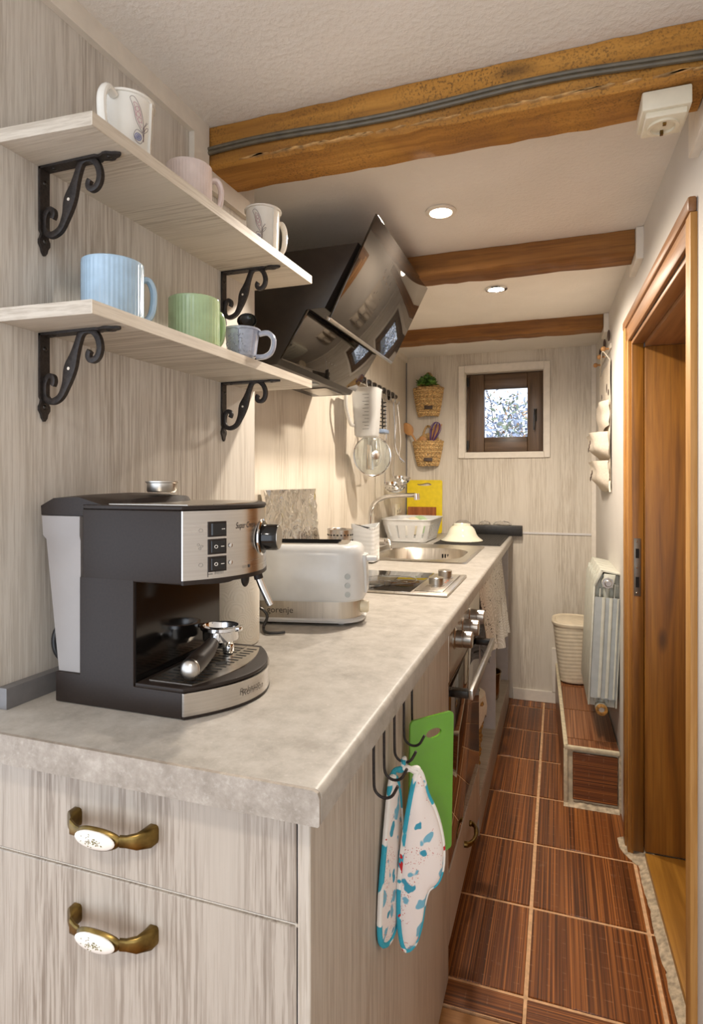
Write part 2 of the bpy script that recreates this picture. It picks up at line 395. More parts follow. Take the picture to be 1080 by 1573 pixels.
vo = t.n('ShaderNodeTexVoronoi', Scale=300.0); t.l(v, vo.inputs['Vector']); dots = t.ramp(vo.outputs['Distance'], [(0.22, K1), (0.26, K0)])
zone = t.ramp(t.noise((22,)*3, 1, k=1.1), [(0.52, K0), (0.54, K1)])
c = t.mix(n1, (236, 226, 220), (118, 178, 200)); c = t.mix(t.mul(dots, zone), c, (196, 120, 110)); c = t.mix(n2, c, (60, 150, 176)); t.base(c); m_mitt = t.set(0.9)
t = NT('binding_print'); n1 = t.ramp(t.noise((26,)*3, 2), [(0.46, K0), (0.48, K1)]); n2 = t.ramp(t.noise((60,)*3, 2, k=1.1), [(0.66, K0), (0.67, K1)])
c = t.mix(n1, (234, 230, 222), (52, 160, 182)); c = t.mix(n2, c, (190, 40, 44)); t.base(c); m_bind = t.set(0.9)
t = NT('curtain_print'); v = t.coord((1, 1, 1)); vo = t.n('ShaderNodeTexVoronoi', Scale=11.0); t.l(v, vo.inputs['Vector'])
sn = t.n('ShaderNodeMath', _operation='SINE'); t.l(t.mul(vo.outputs['Distance'], 55.0), sn.inputs[0])
ring = t.ramp(sn.outputs[0], [(0.80, K0), (0.95, K1)]); zn = t.ramp(t.noise((9,)*3, 2), [(0.45, K0), (0.55, K1)])
c = t.mix(t.mul(ring, 0.9), (208, 203, 194), (240, 237, 232)); sc_ = t.ramp(t.noise((70, 70, 160), 2), [(0.60, K0), (0.63, K1)])
zn2 = t.ramp(t.noise((13,)*3, 1, k=1.3), [(0.5, K0), (0.6, K1)]); c = t.mix(t.mul(t.mul(sc_, zn2), 0.85), c, (70, 66, 60)); t.base(c); m_curtain = t.set(0.9)
m_bowl = plain('cream_bowl', (234, 230, 208), 0.12, var=0.01, **{'Coat Weight': 0.6})
m_straw = plain('straw_braid', (176, 132, 66), 0.85, var=0.3, vs_=120, bump=0.6)
m_floorwood = wood('plank_floor', (120, 76, 36), (160, 110, 58), (178, 128, 74), 'x', 0.4, 0.8)
m_bark = plain('bark', (126, 120, 132), 0.9, var=0.3, vs_=30); m_autumn = plain('autumn_leaf', (214, 170, 130), 0.8, var=0.35, vs_=6)
m_autumn2 = plain('pale_leaf', (150, 158, 130), 0.8, var=0.3, vs_=6)
m_hazeleaf = plain('haze_tinted_leaf', (178, 186, 206), 0.8, var=0.2, vs_=6)  # added leaves without frost: bluish haze of the window view put into their colour
m_ground = plain('garden_ground', (120, 116, 110), 0.95, var=0.3, vs_=3)
m_lamp = emit('lamp_lens', (255, 238, 214), 14.0)
m_orange = plain('orange_mark', (196, 96, 50), 0.5)

# ------------------------------------------------------------------ room shell
YE = 3.42; XF = -0.84; ZC = 1.92
def xw(y): return -0.7208+0.038*y            # near left wall
def xr(y): return 0.19+0.025*(YE-y)          # right wall
def shear(p): return Vector((p.x+0.025*(YE-p.y), p.y, p.z))

fl = struct(B().box(-0.92, 0.75, 1.372, 3.60, -0.06, -0.003).obj('floor', m_grout))
wf = struct(B().box(-2.0, 0.75, -1.35, 1.366, -0.06, -0.02).obj('floor', m_grout))
for i in range(9):                            # plank floor of the room in front
    y1 = 1.366-i*0.30
    B().box(-1.99, 0.74, y1-0.297, y1, -0.02, -0.004, 0.002, 1).obj('plank', m_floorwood, wf)
XL = [-0.671, -0.371, -0.071, 0.229, 0.529]; YL = [1.448+0.3115*i for i in range(7)]+[3.42]
meshes = {}
for i in range(len(XL)-1):
    for j in range(len(YL)-1):
        x0, x1 = XL[i]+0.005, XL[i+1]-0.005; y0, y1 = YL[j]+0.005, YL[j+1]-0.005
        if i == len(XL)-2: x1 = 0.30
        key = (round(x1-x0, 3), round(y1-y0, 3))
        if key not in meshes:
            o = B().box(0, x1-x0, 0, y1-y0, -0.01, 0.0, 0.0015, 1).obj('tile', m_tile, None); meshes[key] = o.data
            bpy.data.objects.remove(o)
        o = bpy.data.objects.new('tile', meshes[key]); COL.objects.link(o); o.parent = fl; o.location = (x0, y0, 0)
for i in range(len(XL)-1):
    x1 = 0.30 if i == len(XL)-2 else XL[i+1]-0.004
    B().box(XL[i]+0.004, x1, 1.374, 1.444, -0.01, 0, 0.0015, 1).obj('tile', m_tile_x, fl)

# ceiling
struct(B().box(-2.0, 0.75, -1.35, 3.6, ZC, ZC+0.08).obj('ceiling', m_ceil))
# left wall: thick near part, recessed far part, far corner
nb = B().prism([(xw(0.592), 0.592), (xw(1.255), 1.255), (-0.90, 1.255), (-2.0, 1.25), (-2.0, 0.592)], 0, ZC, 'z')
struct(nb.obj('wall_left', m_wall))
struct(B().box(-0.95, XF, 1.256, 3.55, 0, ZC).obj('wall_left', m_wall_end))
# end wall with window opening
WX0, WX1, WZ0, WZ1 = -0.498, -0.071, 1.359, 1.813
wb = B().box(-0.95, WX0, YE, YE+0.13, 0, ZC).box(WX1, 0.75, YE, YE+0.13, 0, ZC).box(WX0, WX1, YE, YE+0.13, 0, WZ0).box(WX0, WX1, YE, YE+0.13, WZ1, ZC)
struct(wb.obj('wall_back', m_wall_end))
# right wall with deep door opening
DY0, DY1, DZ = 1.285, 2.115, 1.655
rb = B().box(0.19, 0.62, DY1, 3.56, 0, ZC).box(0.19, 0.62, -1.35, DY0, 0, ZC).box(0.19, 0.62, DY0, DY1, DZ, ZC).map(shear)
struct(rb.obj('wall_right', m_plaster))

tn = [0]
def trim(b, mat=m_white_trim):
    tn[0] += 1; return struct(b.obj('trim_%d' % tn[0], mat))
# battens under the ceiling on the left wall, stepping round the first beam
def lw_strip(y0, y1, z0, z1, th=0.012):
    return B().prism([(xw(y0), y0), (xw(y1), y1), (xw(y1)+th, y1), (xw(y0)+th, y0)], z0, z1, 'z')
trim(lw_strip(0.594, 1.055, ZC-0.036, ZC)); trim(lw_strip(1.005, 1.055, 1.775, ZC-0.036)); trim(lw_strip(1.055, 1.215, 1.795, 1.835))
trim(B().box(XF, XF+0.012, 1.262, 3.42, ZC-0.03, ZC))
struct(B().box(-0.235, 0.0, YE-0.012, YE, 0, 0.062, 0.002, 1).obj('baseboard_back', m_white_trim))
trim(B().box(-0.03, 0.0, YE-0.016, YE, 0.062, 0.30, 0.002, 1))
trim(B().box(0.168, 0.19, YE-0.02, YE, 0.22, ZC))
trim(B().box(-0.235, 0.168, YE-0.006, YE, 0.911, 0.921), m_white_lam)
trim(B().box(XF, XF+0.006, YE-0.006, YE, 0.90, ZC), m_upstand)
# grey upstand along the worktop on the near wall
trim(B().prism([(xw(.594)+.0005, 0.594), (xw(1.25)+.0005, 1.25), (xw(1.25)+0.016, 1.25), (xw(0.594)+0.016, 0.594)], 0.9003, 0.928, 'z'), m_upstand)
# lumpy plaster seam along the right edge of the floor
pb = B(); rows = []
for i in range(40):
    y = 1.15+i*0.0268; w_ = 0.022+0.004*random.random()+(0.014 if i > 34 else 0); x1 = xr(y)+0.012+0.028*min(1, max(0, (2.13-y)/0.06)); h = 0.008+0.004*random.random()
    rows.append([Vector((x1+0.03, y, 0.0)), Vector((x1+0.03, y, 0.03)), Vector((x1-w_*0.4, y, h)), Vector((x1-w_, y, 0.004*random.random())), Vector((x1-w_-0.006, y, -0.001))])
pb.loft(rows); trim(pb, m_rough_plaster)

# ------------------------------------------------------------------ beams
def rough_beam(name, y0, y1, z0, z1, x0, x1, mat, label, par=None):
    rings = []; n = 26
    for i in range(n+1):
        x = x0+(x1-x0)*i/n; j = lambda: random.uniform(-0.0022, 0.0022)
        rings.append([Vector((x, y0+j(), z1)), Vector((x, y0+j(), z0+0.006+j())), Vector((x, y0+0.006+j(), z0+j())),
                      Vector((x, y1-0.004+j(), z0+j())), Vector((x, y1+j(), z0+0.004)), Vector((x, y1, z1))])
    o = B().loft(rings).obj(name, mat)
    return tag(o, label, 'beam', 'ceiling beams')
bm1 = rough_beam('ceiling_beam', 1.06, 1.168, 1.836, ZC-0.001, -0.676, 0.226, m_beam1, 'nearest and thickest golden brown ceiling beam, with a cable along its edge')
sp = B()
for k in range(26):                                            # splintered pale arris
    x = -0.60+k*0.032+random.uniform(-.01, .01); l_ = random.uniform(0.02, 0.07); h = random.uniform(0.001, 0.0032)
    sp.prism([(x, 1.842), (x+l_*0.3, 1.842-h*0.5), (x+l_, 1.844), (x+l_*0.6, 1.844+h)], 1.0555, 1.062, 'y')
sp.obj('splintered_edge', m_splinter, bm1)
rough_beam('ceiling_beam', 1.88, 1.985, 1.852, ZC-0.001, XF, 0.208, m_beam, 'dark brown ceiling beam between the two round ceiling lights')
rough_beam('ceiling_beam', 2.79, 2.89, 1.862, ZC-0.001, XF, 0.184, m_beam, 'farthest and thinnest dark brown ceiling beam, above the small window')
trim(B().box(0.228, xr(1.1)+0.002, 1.03, 1.25, 1.795, ZC-0.001, 0.002, 1))
trim(B().box(0.209, xr(1.9)+0.002, 1.862, 2.03, 1.828, ZC-0.001, 0.002, 1))
trim(B().box(0.186, xr(2.8)+0.002, 2.775, 2.92, 1.838, ZC-0.001, 0.002, 1))
# cables stapled on the first beam
for k, dz in enumerate((0.0, 0.0075)):
    pts = [(-0.674+i*0.1005, 1.0535-0.001*k, 1.861+dz+0.005*math.sin(i*1.1+0.6)+0.004*math.sin(i*0.4)) for i in range(10)]
    tag(B().tube(smooth_path(pts, 5), 0.0042, 8).obj('cable', m_cable), ('lower' if k == 0 else 'upper')+' of the two grey brown cables fixed along the nearest beam', 'cable')
# socket under the first beam
so = thing('ceiling_socket', 'square cream power socket fixed under the right end of the nearest beam', 'socket', (0.166, 1.115, 1.835))
B().box(0.130, 0.203, 1.078, 1.152, 1.803, 1.8345, 0.003).obj('box', m_socket, so)
B().box(0.136, 0.197, 1.084, 1.146, 1.793, 1.8032, 0.002).obj('frame', m_socket, so)
B().lathe([(0.024, 0), (0.024, -0.006), (0.019, -0.006), (0.018, 0.004), (0.0, 0.004)], (0.166, 1.115, 1.795), (0, 0, 1), 28).obj('rim', m_socket, so)
B().lathe([(0.0, -.0012), (0.018, -.0012), (0.018, 0.0005), (0, 0.0005)], (0.166, 1.115, 1.7945), (0, 0, 1), 24).obj('recess', plain('socket_shade', (150, 140, 118), 0.6), so)
B().box(0.1635, 0.1685, 1.097, 1.103, 1.786, 1.794).obj('contact', m_brass, so); B().box(0.1635, 0.1685, 1.127, 1.133, 1.786, 1.794).obj('contact', m_brass, so)

# ------------------------------------------------------------------ ceiling lights
for i, (x, y, lab) in enumerate(((-0.295, 1.587, 'round recessed ceiling light glowing nearest, between first and second beams'), (-0.218, 2.292, 'round recessed ceiling light glowing farther away, behind the second beam'))):
    d = thing('downlight', lab, 'ceiling light', (x, y, ZC), group='recessed ceiling lights')
    B().lathe([(0.036, 0), (0.041, -0.001), (0.041, -0.004), (0.030, -0.0065), (0.029, -0.003), (0.029, 0)], (x, y, ZC), (0, 0, 1), 32).obj('ring', m_chrome if i else m_white_trim, d)
    B().lathe([(0.0, -0.004), (0.028, -0.003), (0.028, 0), (0, 0)], (x, y, ZC-0.001), (0, 0, 1), 28).obj('lens', m_lamp, d)
    l = bpy.data.lights.new('downlight_lamp', 'SPOT'); l.energy = SPOT_POWER; l.color = SPOT_COLOR; l.spot_size = math.radians(170); l.spot_blend = 0.6; l.shadow_soft_size = 0.025
    lo = bpy.data.objects.new('downlight_lamp', l); COL.objects.link(lo); lo.parent = d; lo.location = (0, 0, -0.02)

# ------------------------------------------------------------------ window
wn = struct(B().box(WX0-0.036, WX0, YE-0.012, YE, WZ0-0.03, WZ1+0.038, 0.002, 1).box(WX1, WX1+0.032, YE-0.012, YE, WZ0-0.03, WZ1+0.038, 0.002, 1)
    .box(WX0, WX1, YE-0.012, YE, WZ1, WZ1+0.038).box(WX0, WX1, YE-0.012, YE, WZ0-0.03, WZ0)
    .box(WX0-0.002, WX0+0.004, YE-0.005, YE+0.05, WZ0, WZ1).box(WX1-0.004, WX1+0.002, YE-0.005, YE+0.05, WZ0, WZ1).box(WX0, WX1, YE-0.005, YE+0.05, WZ1-0.004, WZ1+0.002).box(WX0, WX1, YE-0.005, YE+0.05, WZ0-0.002, WZ0+0.003).obj('window_1', m_white_trim))
def ring_frame(x0, x1, z0, z1, wd, y0, y1, par, name, bev=0.003):
    B().box(x0, x0+wd, y0, y1, z0, z1, bev).box(x1-wd, x1, y0, y1, z0, z1, bev).obj(name+'_stile', m_winbrown_v, par)
    B().box(x0+wd, x1-wd, y0, y1, z0, z0+wd, bev).box(x0+wd, x1-wd, y0, y1, z1-wd, z1, bev).obj(name+'_rail', m_winbrown, par)
ring_frame(WX0+0.004, WX1-0.004, WZ0+0.003, WZ1-0.004, 0.03, YE+0.05, YE+0.10, wn, 'frame')
ring_frame(WX0+0.020, WX1-0.006, WZ0+0.006, WZ1-0.008, 0.083, YE+0.04, YE+0.085, wn, 'sash', 0.006)
GX0, GX1, GZ0, GZ1 = WX0+0.10, WX1-0.088, WZ0+0.086, WZ1-0.09
ring_frame(GX0-0.004, GX1+0.004, GZ0-0.004, GZ1+0.004, 0.006, YE+0.062, YE+0.070, wn, 'glazing_bead', 0.001)
B().box(GX0-0.005, GX1+0.005, YE+0.071, YE+0.075, GZ0-0.005, GZ1+0.005).obj('pane', m_pane, wn)
B().box(WX1-0.055, WX1-0.038, YE+0.032, YE+0.041, 1.53, 1.60, 0.003).tube([(WX1-0.047, YE+0.034, 1.585), (WX1-0.047, YE+0.012, 1.585), (WX1-0.048, YE+0.006, 1.57), (WX1-0.052, YE+0.008, 1.48)], [0.006, 0.006, 0.007, 0.005], 10).obj('window_handle', m_darkmetal, wn)
B().cyl((WX0+0.012, YE+0.035, 1.74), (WX0+0.012, YE+0.035, 1.79), 0.006).cyl((WX0+0.012, YE+0.035, 1.38), (WX0+0.012, YE+0.035, 1.43), 0.006).obj('hinge', m_darkmetal, wn)
# outside: garden ground, bare trees with the last leaves
struct(B().box(-12, 12, 3.7, 26, -0.5, -0.1).obj('garden_ground', m_ground))
def tree(x, y, h, label, seed):
    rnd = random.Random(seed); t_ = thing('bare_tree', label, 'tree', (x, y, -0.1), group='trees outside the window')
    br = B(); tips = []
    def grow(p, d, l_, r, lv):
        pts = [p]; q = p.copy(); dd = d.copy()
        for k in range(4):
            dd = (dd+Vector((rnd.uniform(-.25, .25), rnd.uniform(-.25, .25), rnd.uniform(-.1, .15)))).normalized(); q = q+dd*l_/4; pts.append(q.copy())
        br.tube(pts, [r*(1-0.12*k) for k in range(5)], 5)
        if lv == 0: tips.extend(pts[1:]); return
        for k in range(3 if lv > 2 else 4):
            nd = (dd+Vector((rnd.uniform(-1, 1), rnd.uniform(-1, 1), rnd.uniform(-.5, .7)))).normalized()
            grow(pts[rnd.randint(1, 4)], nd, l_*0.72, r*0.55, lv-1)
    grow(Vector((x, y, -0.1)), Vector((0, 0, 1)), h*0.42, 0.034, 4)
    br.obj('branches', m_bark, t_)
    for mat, sz in ((m_autumn, 0.036), (m_autumn2, 0.05), (m_hazeleaf, 0.05), (m_hazeleaf, 0.045)):
        lf = B()
        for p in tips:
            for k in range(1 if rnd.random() < .8 else 0):
                c = p+Vector((rnd.gauss(0, .12), rnd.gauss(0, .12), rnd.gauss(0, .12))); a = Vector((rnd.gauss(0, 1), rnd.gauss(0, 1), rnd.gauss(0, 1))).normalized(); b_ = a.orthogonal().normalized()
                lf.add([c-a*sz, c-b_*sz*.5, c+a*sz, c+b_*sz*.5], [(0, 1, 2, 3)])
        o = lf.obj('leaves', mat, t_); o['kind'] = 'stuff'
tree(-1.5, 7.0, 3.0, 'leafy autumn tree seen through the left of the small window', 3)
tree(0.3, 7.2, 3.0, 'autumn tree seen through the right of the small window', 11)
tree(-1.0, 11.5, 3.6, 'farther autumn tree seen behind, through the small window', 5)

# ------------------------------------------------------------------ door opening
dr = struct(B().box(0.188, 0.196, DY1-0.008, DY1+0.078, 0.0, DZ+0.075).map(shear).obj('door_1', m_casing))
B().box(0.176, 0.19, DY1+0.028, DY1+0.078, 0.0, DZ+0.073, 0.004).box(0.180, 0.19, DY1-0.004, DY1+0.030, 0.0, DZ+0.03, 0.003).map(shear).obj('casing', m_casing, dr)
B().box(0.174, 0.19, DY0-0.03, DY1+0.078, DZ+0.045, DZ+0.075, 0.005).box(0.180, 0.19, DY0-0.01, DY1+0.030, DZ-0.004, DZ+0.046, 0.003).map(shear).obj('head_casing', m_head, dr)
B().box(0.190, 0.225, DY1-0.016, DY1-0.0005, 0.02, DZ-0.004, 0.002).map(shear).obj('rebate', m_door, dr)
B().box(0.226, 0.60, DY1-0.030, DY1-0.0005, 0.032, DZ-0.03, 0.002).map(shear).obj('reveal_board', m_door, dr)
B().box(0.190, 0.226, DY0, DY1-0.016, DZ-0.018, DZ-0.004, 0.002).box(0.226, 0.60, DY0, DY1-0.03, DZ-0.03, DZ-0.012, 0.002).map(shear).obj('head_board', m_head, dr)
B().box(0.226, 0.60, DY0+0.01, DY1-0.031, -0.003, 0.03, 0.003).map(shear).obj('threshold', m_sill, dr)
B().box(0.182, 0.60, DY0-0.002, DY0+0.008, 0.02, DZ-0.004, 0.002).box(0.178, 0.192, DY0-0.03, DY0+0.008, 0.0, DZ+0.045, 0.002).map(shear).obj('near_jamb', m_strip, dr)
m_strike = plain('strike_steel', (120, 112, 100), 0.4, 0.7)
sp_ = B().box(0.196, 0.216, DY1-0.0185, DY1-0.0158, 0.835, 1.018, 0.001).map(shear).obj('strike_plate', m_strike, dr)
B().box(0.201, 0.211, DY1-0.0192, DY1-0.018, 0.955, 0.985).box(0.201, 0.211, DY1-0.0192, DY1-0.018, 0.862, 0.895).map(shear).obj('slot', m_hole, sp_)
B().ball((0.2315+0.006, DY1-0.0185, 1.008), 0.003, 8).ball((0.2375, DY1-0.0185, 0.845), 0.003, 8).ball((0.2375, DY1-0.0185, 0.925), 0.003, 8).obj('screw', m_chrome, sp_)
# closed plank door at the outside of the deep opening
d2 = struct(B().box(0.601, 0.625, DY0, DY1, 0.03, DZ).map(shear).obj('door_2', m_door))
for k in range(6):
    y0 = DY0+k*(DY1-DY0)/6
    B().box(0.592, 0.6005, y0+0.002, y0+(DY1-DY0)/6-0.002, 0.034, DZ-0.034, 0.002, 1).map(shear).obj('plank', m_door, d2)

# ------------------------------------------------------------------ tiled ledge under the radiator
lg = thing('tiled_ledge', 'low tiled ledge with cream edging running under the radiator', 'ledge', (0.12, 2.38, 0))
LX0 = 0.012; LZ = 0.218
lx = lambda y: 0.027-0.032*(y-2.36)
B().prism([(lx(2.372), 2.372), (xr(2.372)-0.004, 2.372), (xr(3.41)-0.002, 3.418), (lx(3.418), 3.418)], 0.001, LZ-0.006, 'z').obj('core', m_plast_edge, lg)
ys = [2.366, 2.44, 2.745, 3.05, 3.414]
for a, b_ in zip(ys[:-1], ys[1:]):
    B().prism([(lx(a)+0.010, a+0.003), (xr(a)-0.006, a+0.003), (xr(b_)-0.006, b_-0.003), (lx(b_)+0.010, b_-0.003)], LZ-0.008, LZ, 'z').obj('tile', m_tile_pale, lg)
    B().prism([(lx(a)-0.006, a+0.006), (lx(a)+0.004, a+0.006), (lx(b_)+0.004, b_-0.002), (lx(b_)-0.006, b_-0.002)], 0.004, LZ-0.012, 'z').obj('tile', m_tile_pale, lg)
B().box(0.052, 0.205, 2.362, 2.373, 0.022, LZ-0.022, 0.002, 1).obj('tile', m_tile_x, lg)
B().box(0.022, xr(2.36)-0.004, 2.357, 2.370, LZ-0.013, LZ+0.003, 0.004).prism([(lx(2.36)-0.006, 2.36), (lx(2.36)+0.008, 2.36), (lx(3.41)+0.008, 3.415), (lx(3.41)-0.006, 3.415)], LZ-0.010, LZ+0.003, 'z').box(0.020, 0.034, 2.358, 2.37, 0.001, LZ-0.01, 0.002).obj('edging', m_plast_edge, lg)
lb = B(); rows = []
for i in range(24):
    x = 0.02+i*0.0083; h = 0.009+0.004*random.random()
    rows.append([Vector((x, 2.372, h+0.002)), Vector((x, 2.361, h)), Vector((x, 2.353-0.005*random.random(), 0.002)), Vector((x, 2.346, 0.0005)), Vector((x, 2.372, 0.0005))])
lb.loft(rows)
rows = []
for i in range(24):
    z = i*0.0088; d_ = 0.004*random.random()
    rows.append([Vector((xr(2.37)+0.003, 2.372, z)), Vector((xr(2.37)-0.008-d_, 2.372, z)), Vector((xr(2.37)-0.006-d_*.7, 2.361, z)), Vector((xr(2.37)+0.003, 2.357, z))])
lb.loft(rows); lb.obj('mortar', m_rough_plaster, lg)

# ------------------------------------------------------------------ worktop
WZ = 0.900; WB = 0.865
SX0, SX1, SY0, SY1 = -0.735, -0.330, 2.195, 2.765        # sink cut-out
ex = lambda y: -0.217-0.006*(y-0.536)                     # right edge of the worktop
wk = B()
def slab(p): wk.prism(p, WB, WZ, 'z')
I = 0.020                                                  # width of the rounded edge strip
slab([(xw(0.592)+0.001, 0.541), (ex(0.541)-I, 0.541), (ex(1.26)-I, 1.257), (xw(1.253)+0.001, 1.257), (xw(0.592)+0.001, 0.592)])
slab([(XF+0.001, 1.257), (ex(1.26)-I, 1.257), (ex(SY0)-I, SY0), (XF+0.001, SY0)])
slab([(XF+0.001, SY0), (SX0, SY0), (SX0, SY1), (XF+0.001, SY1)])
slab([(SX1, SY0), (ex(SY0)-I, SY0), (ex(SY1)-I, SY1), (SX1, SY1)])
slab([(XF+0.001, SY1), (ex(SY1)-I, SY1), (ex(YE)-I, YE-0.001), (XF+0.001, YE-0.001)])
rings = []
for y in (0.541, 1.3, 2.0, 2.7, YE-0.001):
    e = ex(y); rings.append([Vector((e-I, y, WB)), Vector((e-0.002, y, WB)), Vector((e, y, WB+0.002))]+[Vector((e-0.008+0.008*math.cos(a), y, WZ-0.008+0.008*math.sin(a))) for a in (0, .39, .78, 1.17, PI/2)]+[Vector((e-I, y, WZ))])
wk.loft(rings)
wt = tag(wk.obj('worktop', m_stone), 'long pale stone-look worktop along the left wall', 'worktop')
cut = [(-0.697, WB), (ex(.54)-0.002, WB), (ex(.54)-0.0005, WB+0.002), (ex(.54)-0.0005, WZ-0.007), (ex(.54)-0.0025, WZ-0.002), (ex(.54)-0.008, WZ), (-0.697, WZ)]
B().prism(cut, 0.536, 0.5408, 'y').obj('cut_edge', m_stone_edge, wt)

# ------------------------------------------------------------------ drawer cabinet
SXF = -0.249; FY = 0.588
cab = thing('drawer_cabinet', 'whitewashed wooden drawer cabinet under the near end of the worktop', 'cabinet', (-0.45, 1.0, 0))
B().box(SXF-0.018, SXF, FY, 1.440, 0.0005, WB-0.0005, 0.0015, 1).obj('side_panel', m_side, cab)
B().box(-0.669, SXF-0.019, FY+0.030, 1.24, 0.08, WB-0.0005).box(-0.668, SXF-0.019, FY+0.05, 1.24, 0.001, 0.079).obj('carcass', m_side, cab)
def handle(par, cx, z, y):
    """bow handle with brass ends and an oval porcelain inlay, on a front facing -y"""
    L = 0.056; hb = B()
    sec = [(-1.0, 0.0, .008, .011), (-0.99, 0.010, .0075, .0115), (-0.86, 0.020, .006, .009), (-0.66, 0.024, .005, .0065), (-0.52, 0.026, .005, .0065)]
    for sgn in (-1, 1):
        rings = []
        for u, d, hx, hz in sec:
            x = cx-sgn*u*L; ring = []
            for k in range(12):
                a = 2*PI*(k+.5)/12; ca = math.copysign(abs(math.cos(a))**.45, math.cos(a)); sa = math.copysign(abs(math.sin(a))**.45, math.sin(a)); ring.append(Vector((x+hx*ca*(0.9 if u < -.9 else .35), y-d+hx*ca*-.6*(0 if u < -.9 else 1), z+hz*sa)))
            rings.append(ring)
        hb.loft(rings)
    rings = []
    for k in range(13):
        u = -1+2*k/12; r = math.sqrt(max(0.02, 1-u*u*0.86)); x = cx+u*L*0.54; d = 0.0265+0.004*(1-u*u)
        rings.append([Vector((x, y-d+0.006*r*math.cos(a), z+0.0135*r*math.sin(a))) for a in [2*PI*i/12 for i in range(12)]])
    hb.loft(rings); hb.obj('handle', m_brass, par)
    bm = bmesh.new(); bmesh.ops.create_uvsphere(bm, u_segments=24, v_segments=12, radius=1)
    for v in bm.verts: v.co = Vector((cx+v.co.x*0.0285, y-0.0335+0.0045*v.co.y, z+v.co.z*0.0108))
    B().bm(bm).obj('handle_inlay', m_porc, par)
    rn = random.Random(4); pr = B()
    for k in range(40):
        u, v = rn.gauss(0, .30), rn.gauss(0, .26)
        if u*u+v*v > 0.6: continue
        p = Vector((cx+u*0.0265, y-0.0335-0.0046*math.sqrt(max(0, 1-u*u-v*v)), z+v*0.0108)); a = rn.uniform(0, PI)
        e = Vector((math.cos(a), 0, math.sin(a)))*0.0008
        pr.tube([p-e, p+Vector((e.z*.7, -.0002, e.x*.7)), p+e], 0.00035, 5)
    pr.obj('handle_print', m_olive, par)
for z0, z1 in ((0.7255, 0.862), (0.405, 0.7215), (0.085, 0.4015)):
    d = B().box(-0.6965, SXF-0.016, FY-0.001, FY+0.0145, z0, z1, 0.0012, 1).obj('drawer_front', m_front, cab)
    B().box(-0.6965, SXF-0.004, FY+0.003, FY+0.0145, z1-0.001, z1+0.0012).box(SXF-0.016, SXF-0.0145, FY, FY+0.0145, z0, z1).obj('front_edging', m_white_trim, d)
    handle(d, -0.503, {0.7255: 0.788, 0.405: 0.670}.get(z0, 0.35), FY-0.001)

# ------------------------------------------------------------------ hooks, green board, mitts
hr = thing('hook_rail', 'row of five black wire hooks under the worktop edge', 'hooks', (-0.24, 0.9, WB-0.0005))
B().box(-0.248, -0.234, 0.775, 1.045, WB-0.003, WB-0.0005).obj('rail', m_iron, hr)
for k, y in enumerate((0.794, 0.846, 0.905, 0.966, 1.024)):
    pts = [(-0.241, y, WB-0.002), (-0.241, y, 0.80), (-0.2405, y, 0.780)]
    for a in range(0, 8): 
        an = PI+PI*0.80*a/7
        pts.append((-0.2255+0.015*math.cos(an), y, 0.779+0.015*math.sin(an)))
    pts.append((-0.2100, y, 0.7765)); pts.append((-0.2065, y, 0.7835))
    B().tube(smooth_path(pts, 2), 0.0021, 8).obj('hook', m_iron, hr)
def board_pt(u, v, wth): # u along the board, v up
    return Vector((-0.2375+0.0615*u/0.098+wth*0.77, 0.984+0.076*u/0.098-wth*0.63, v))
out = []
for qx, qz, a0 in ((0.088, 0.787, 0), (0.010, 0.787, 90), (0.004, 0.545, 180), (0.086, 0.562, 270)):
    for i in range(5): a = math.radians(a0+90*i/4); r = 0.009 if qz > .7 else 0.006; out.append((qx+r*math.cos(a), qz+r*math.sin(a)))
gb = thing('chopping_board', 'small bright green glass chopping board hanging from the farthest hook', 'board', (-0.21, 1.02, 0.79))
bm = bmesh.new(); hole = [(0.052+0.017*math.cos(2*PI*i/20), 0.766+0.008*math.sin(2*PI*i/20)) for i in range(20)]
b = B()
# plate with a slot: bridge outline and hole through quads
import itertools
def plate_with_hole(outl, hol, fn, th):
    bm = bmesh.new(); vo_ = [bm.verts.new(fn(p[0], p[1], 0)) for p in outl]; vh = [bm.verts.new(fn(p[0], p[1], 0)) for p in hol]
    es = [bm.edges.new((L_[i], L_[(i+1) % len(L_)])) for L_ in (vo_, vh) for i in range(len(L_))]
    bmesh.ops.triangle_fill(bm, use_beauty=True, edges=es)
    r = bmesh.ops.extrude_face_region(bm, geom=bm.faces[:]); dv = Vector(fn(0, 0, th))-Vector(fn(0, 0, 0))
    for e in r['geom']:
        if isinstance(e, bmesh.types.BMVert): e.co += dv
    bmesh.ops.recalc_face_normals(bm, faces=bm.faces[:]); return bm
B().bm(plate_with_hole(out, hole, board_pt, 0.004)).obj('board', m_greenboard, gb)
def mitt_fn(ox, oy, dx, dy):
    return lambda u, v, w_: Vector((ox+dx*u+dy*w_, oy+dy*u-dx*w_, v))
front_out = [(0.034, 0.752), (0.040, 0.742), (0.048, 0.715), (0.060, 0.690), (0.070, 0.660), (0.076, 0.625), (0.074, 0.592), (0.064, 0.572), (0.050, 0.566), (0.042, 0.545), (0.036, 0.512), (0.026, 0.488), (0.012, 0.482), (0.004, 0.500), (0.000, 0.540), (0.001, 0.590), (0.008, 0.650), (0.018, 0.705), (0.027, 0.742)]
back_out = [(0.026, 0.750), (0.036, 0.735), (0.042, 0.700), (0.046, 0.650), (0.046, 0.600), (0.044, 0.550), (0.036, 0.522), (0.020, 0.510), (0.004, 0.520), (-0.004, 0.545), (-0.002, 0.600), (0.006, 0.660), (0.014, 0.715), (0.020, 0.745)]
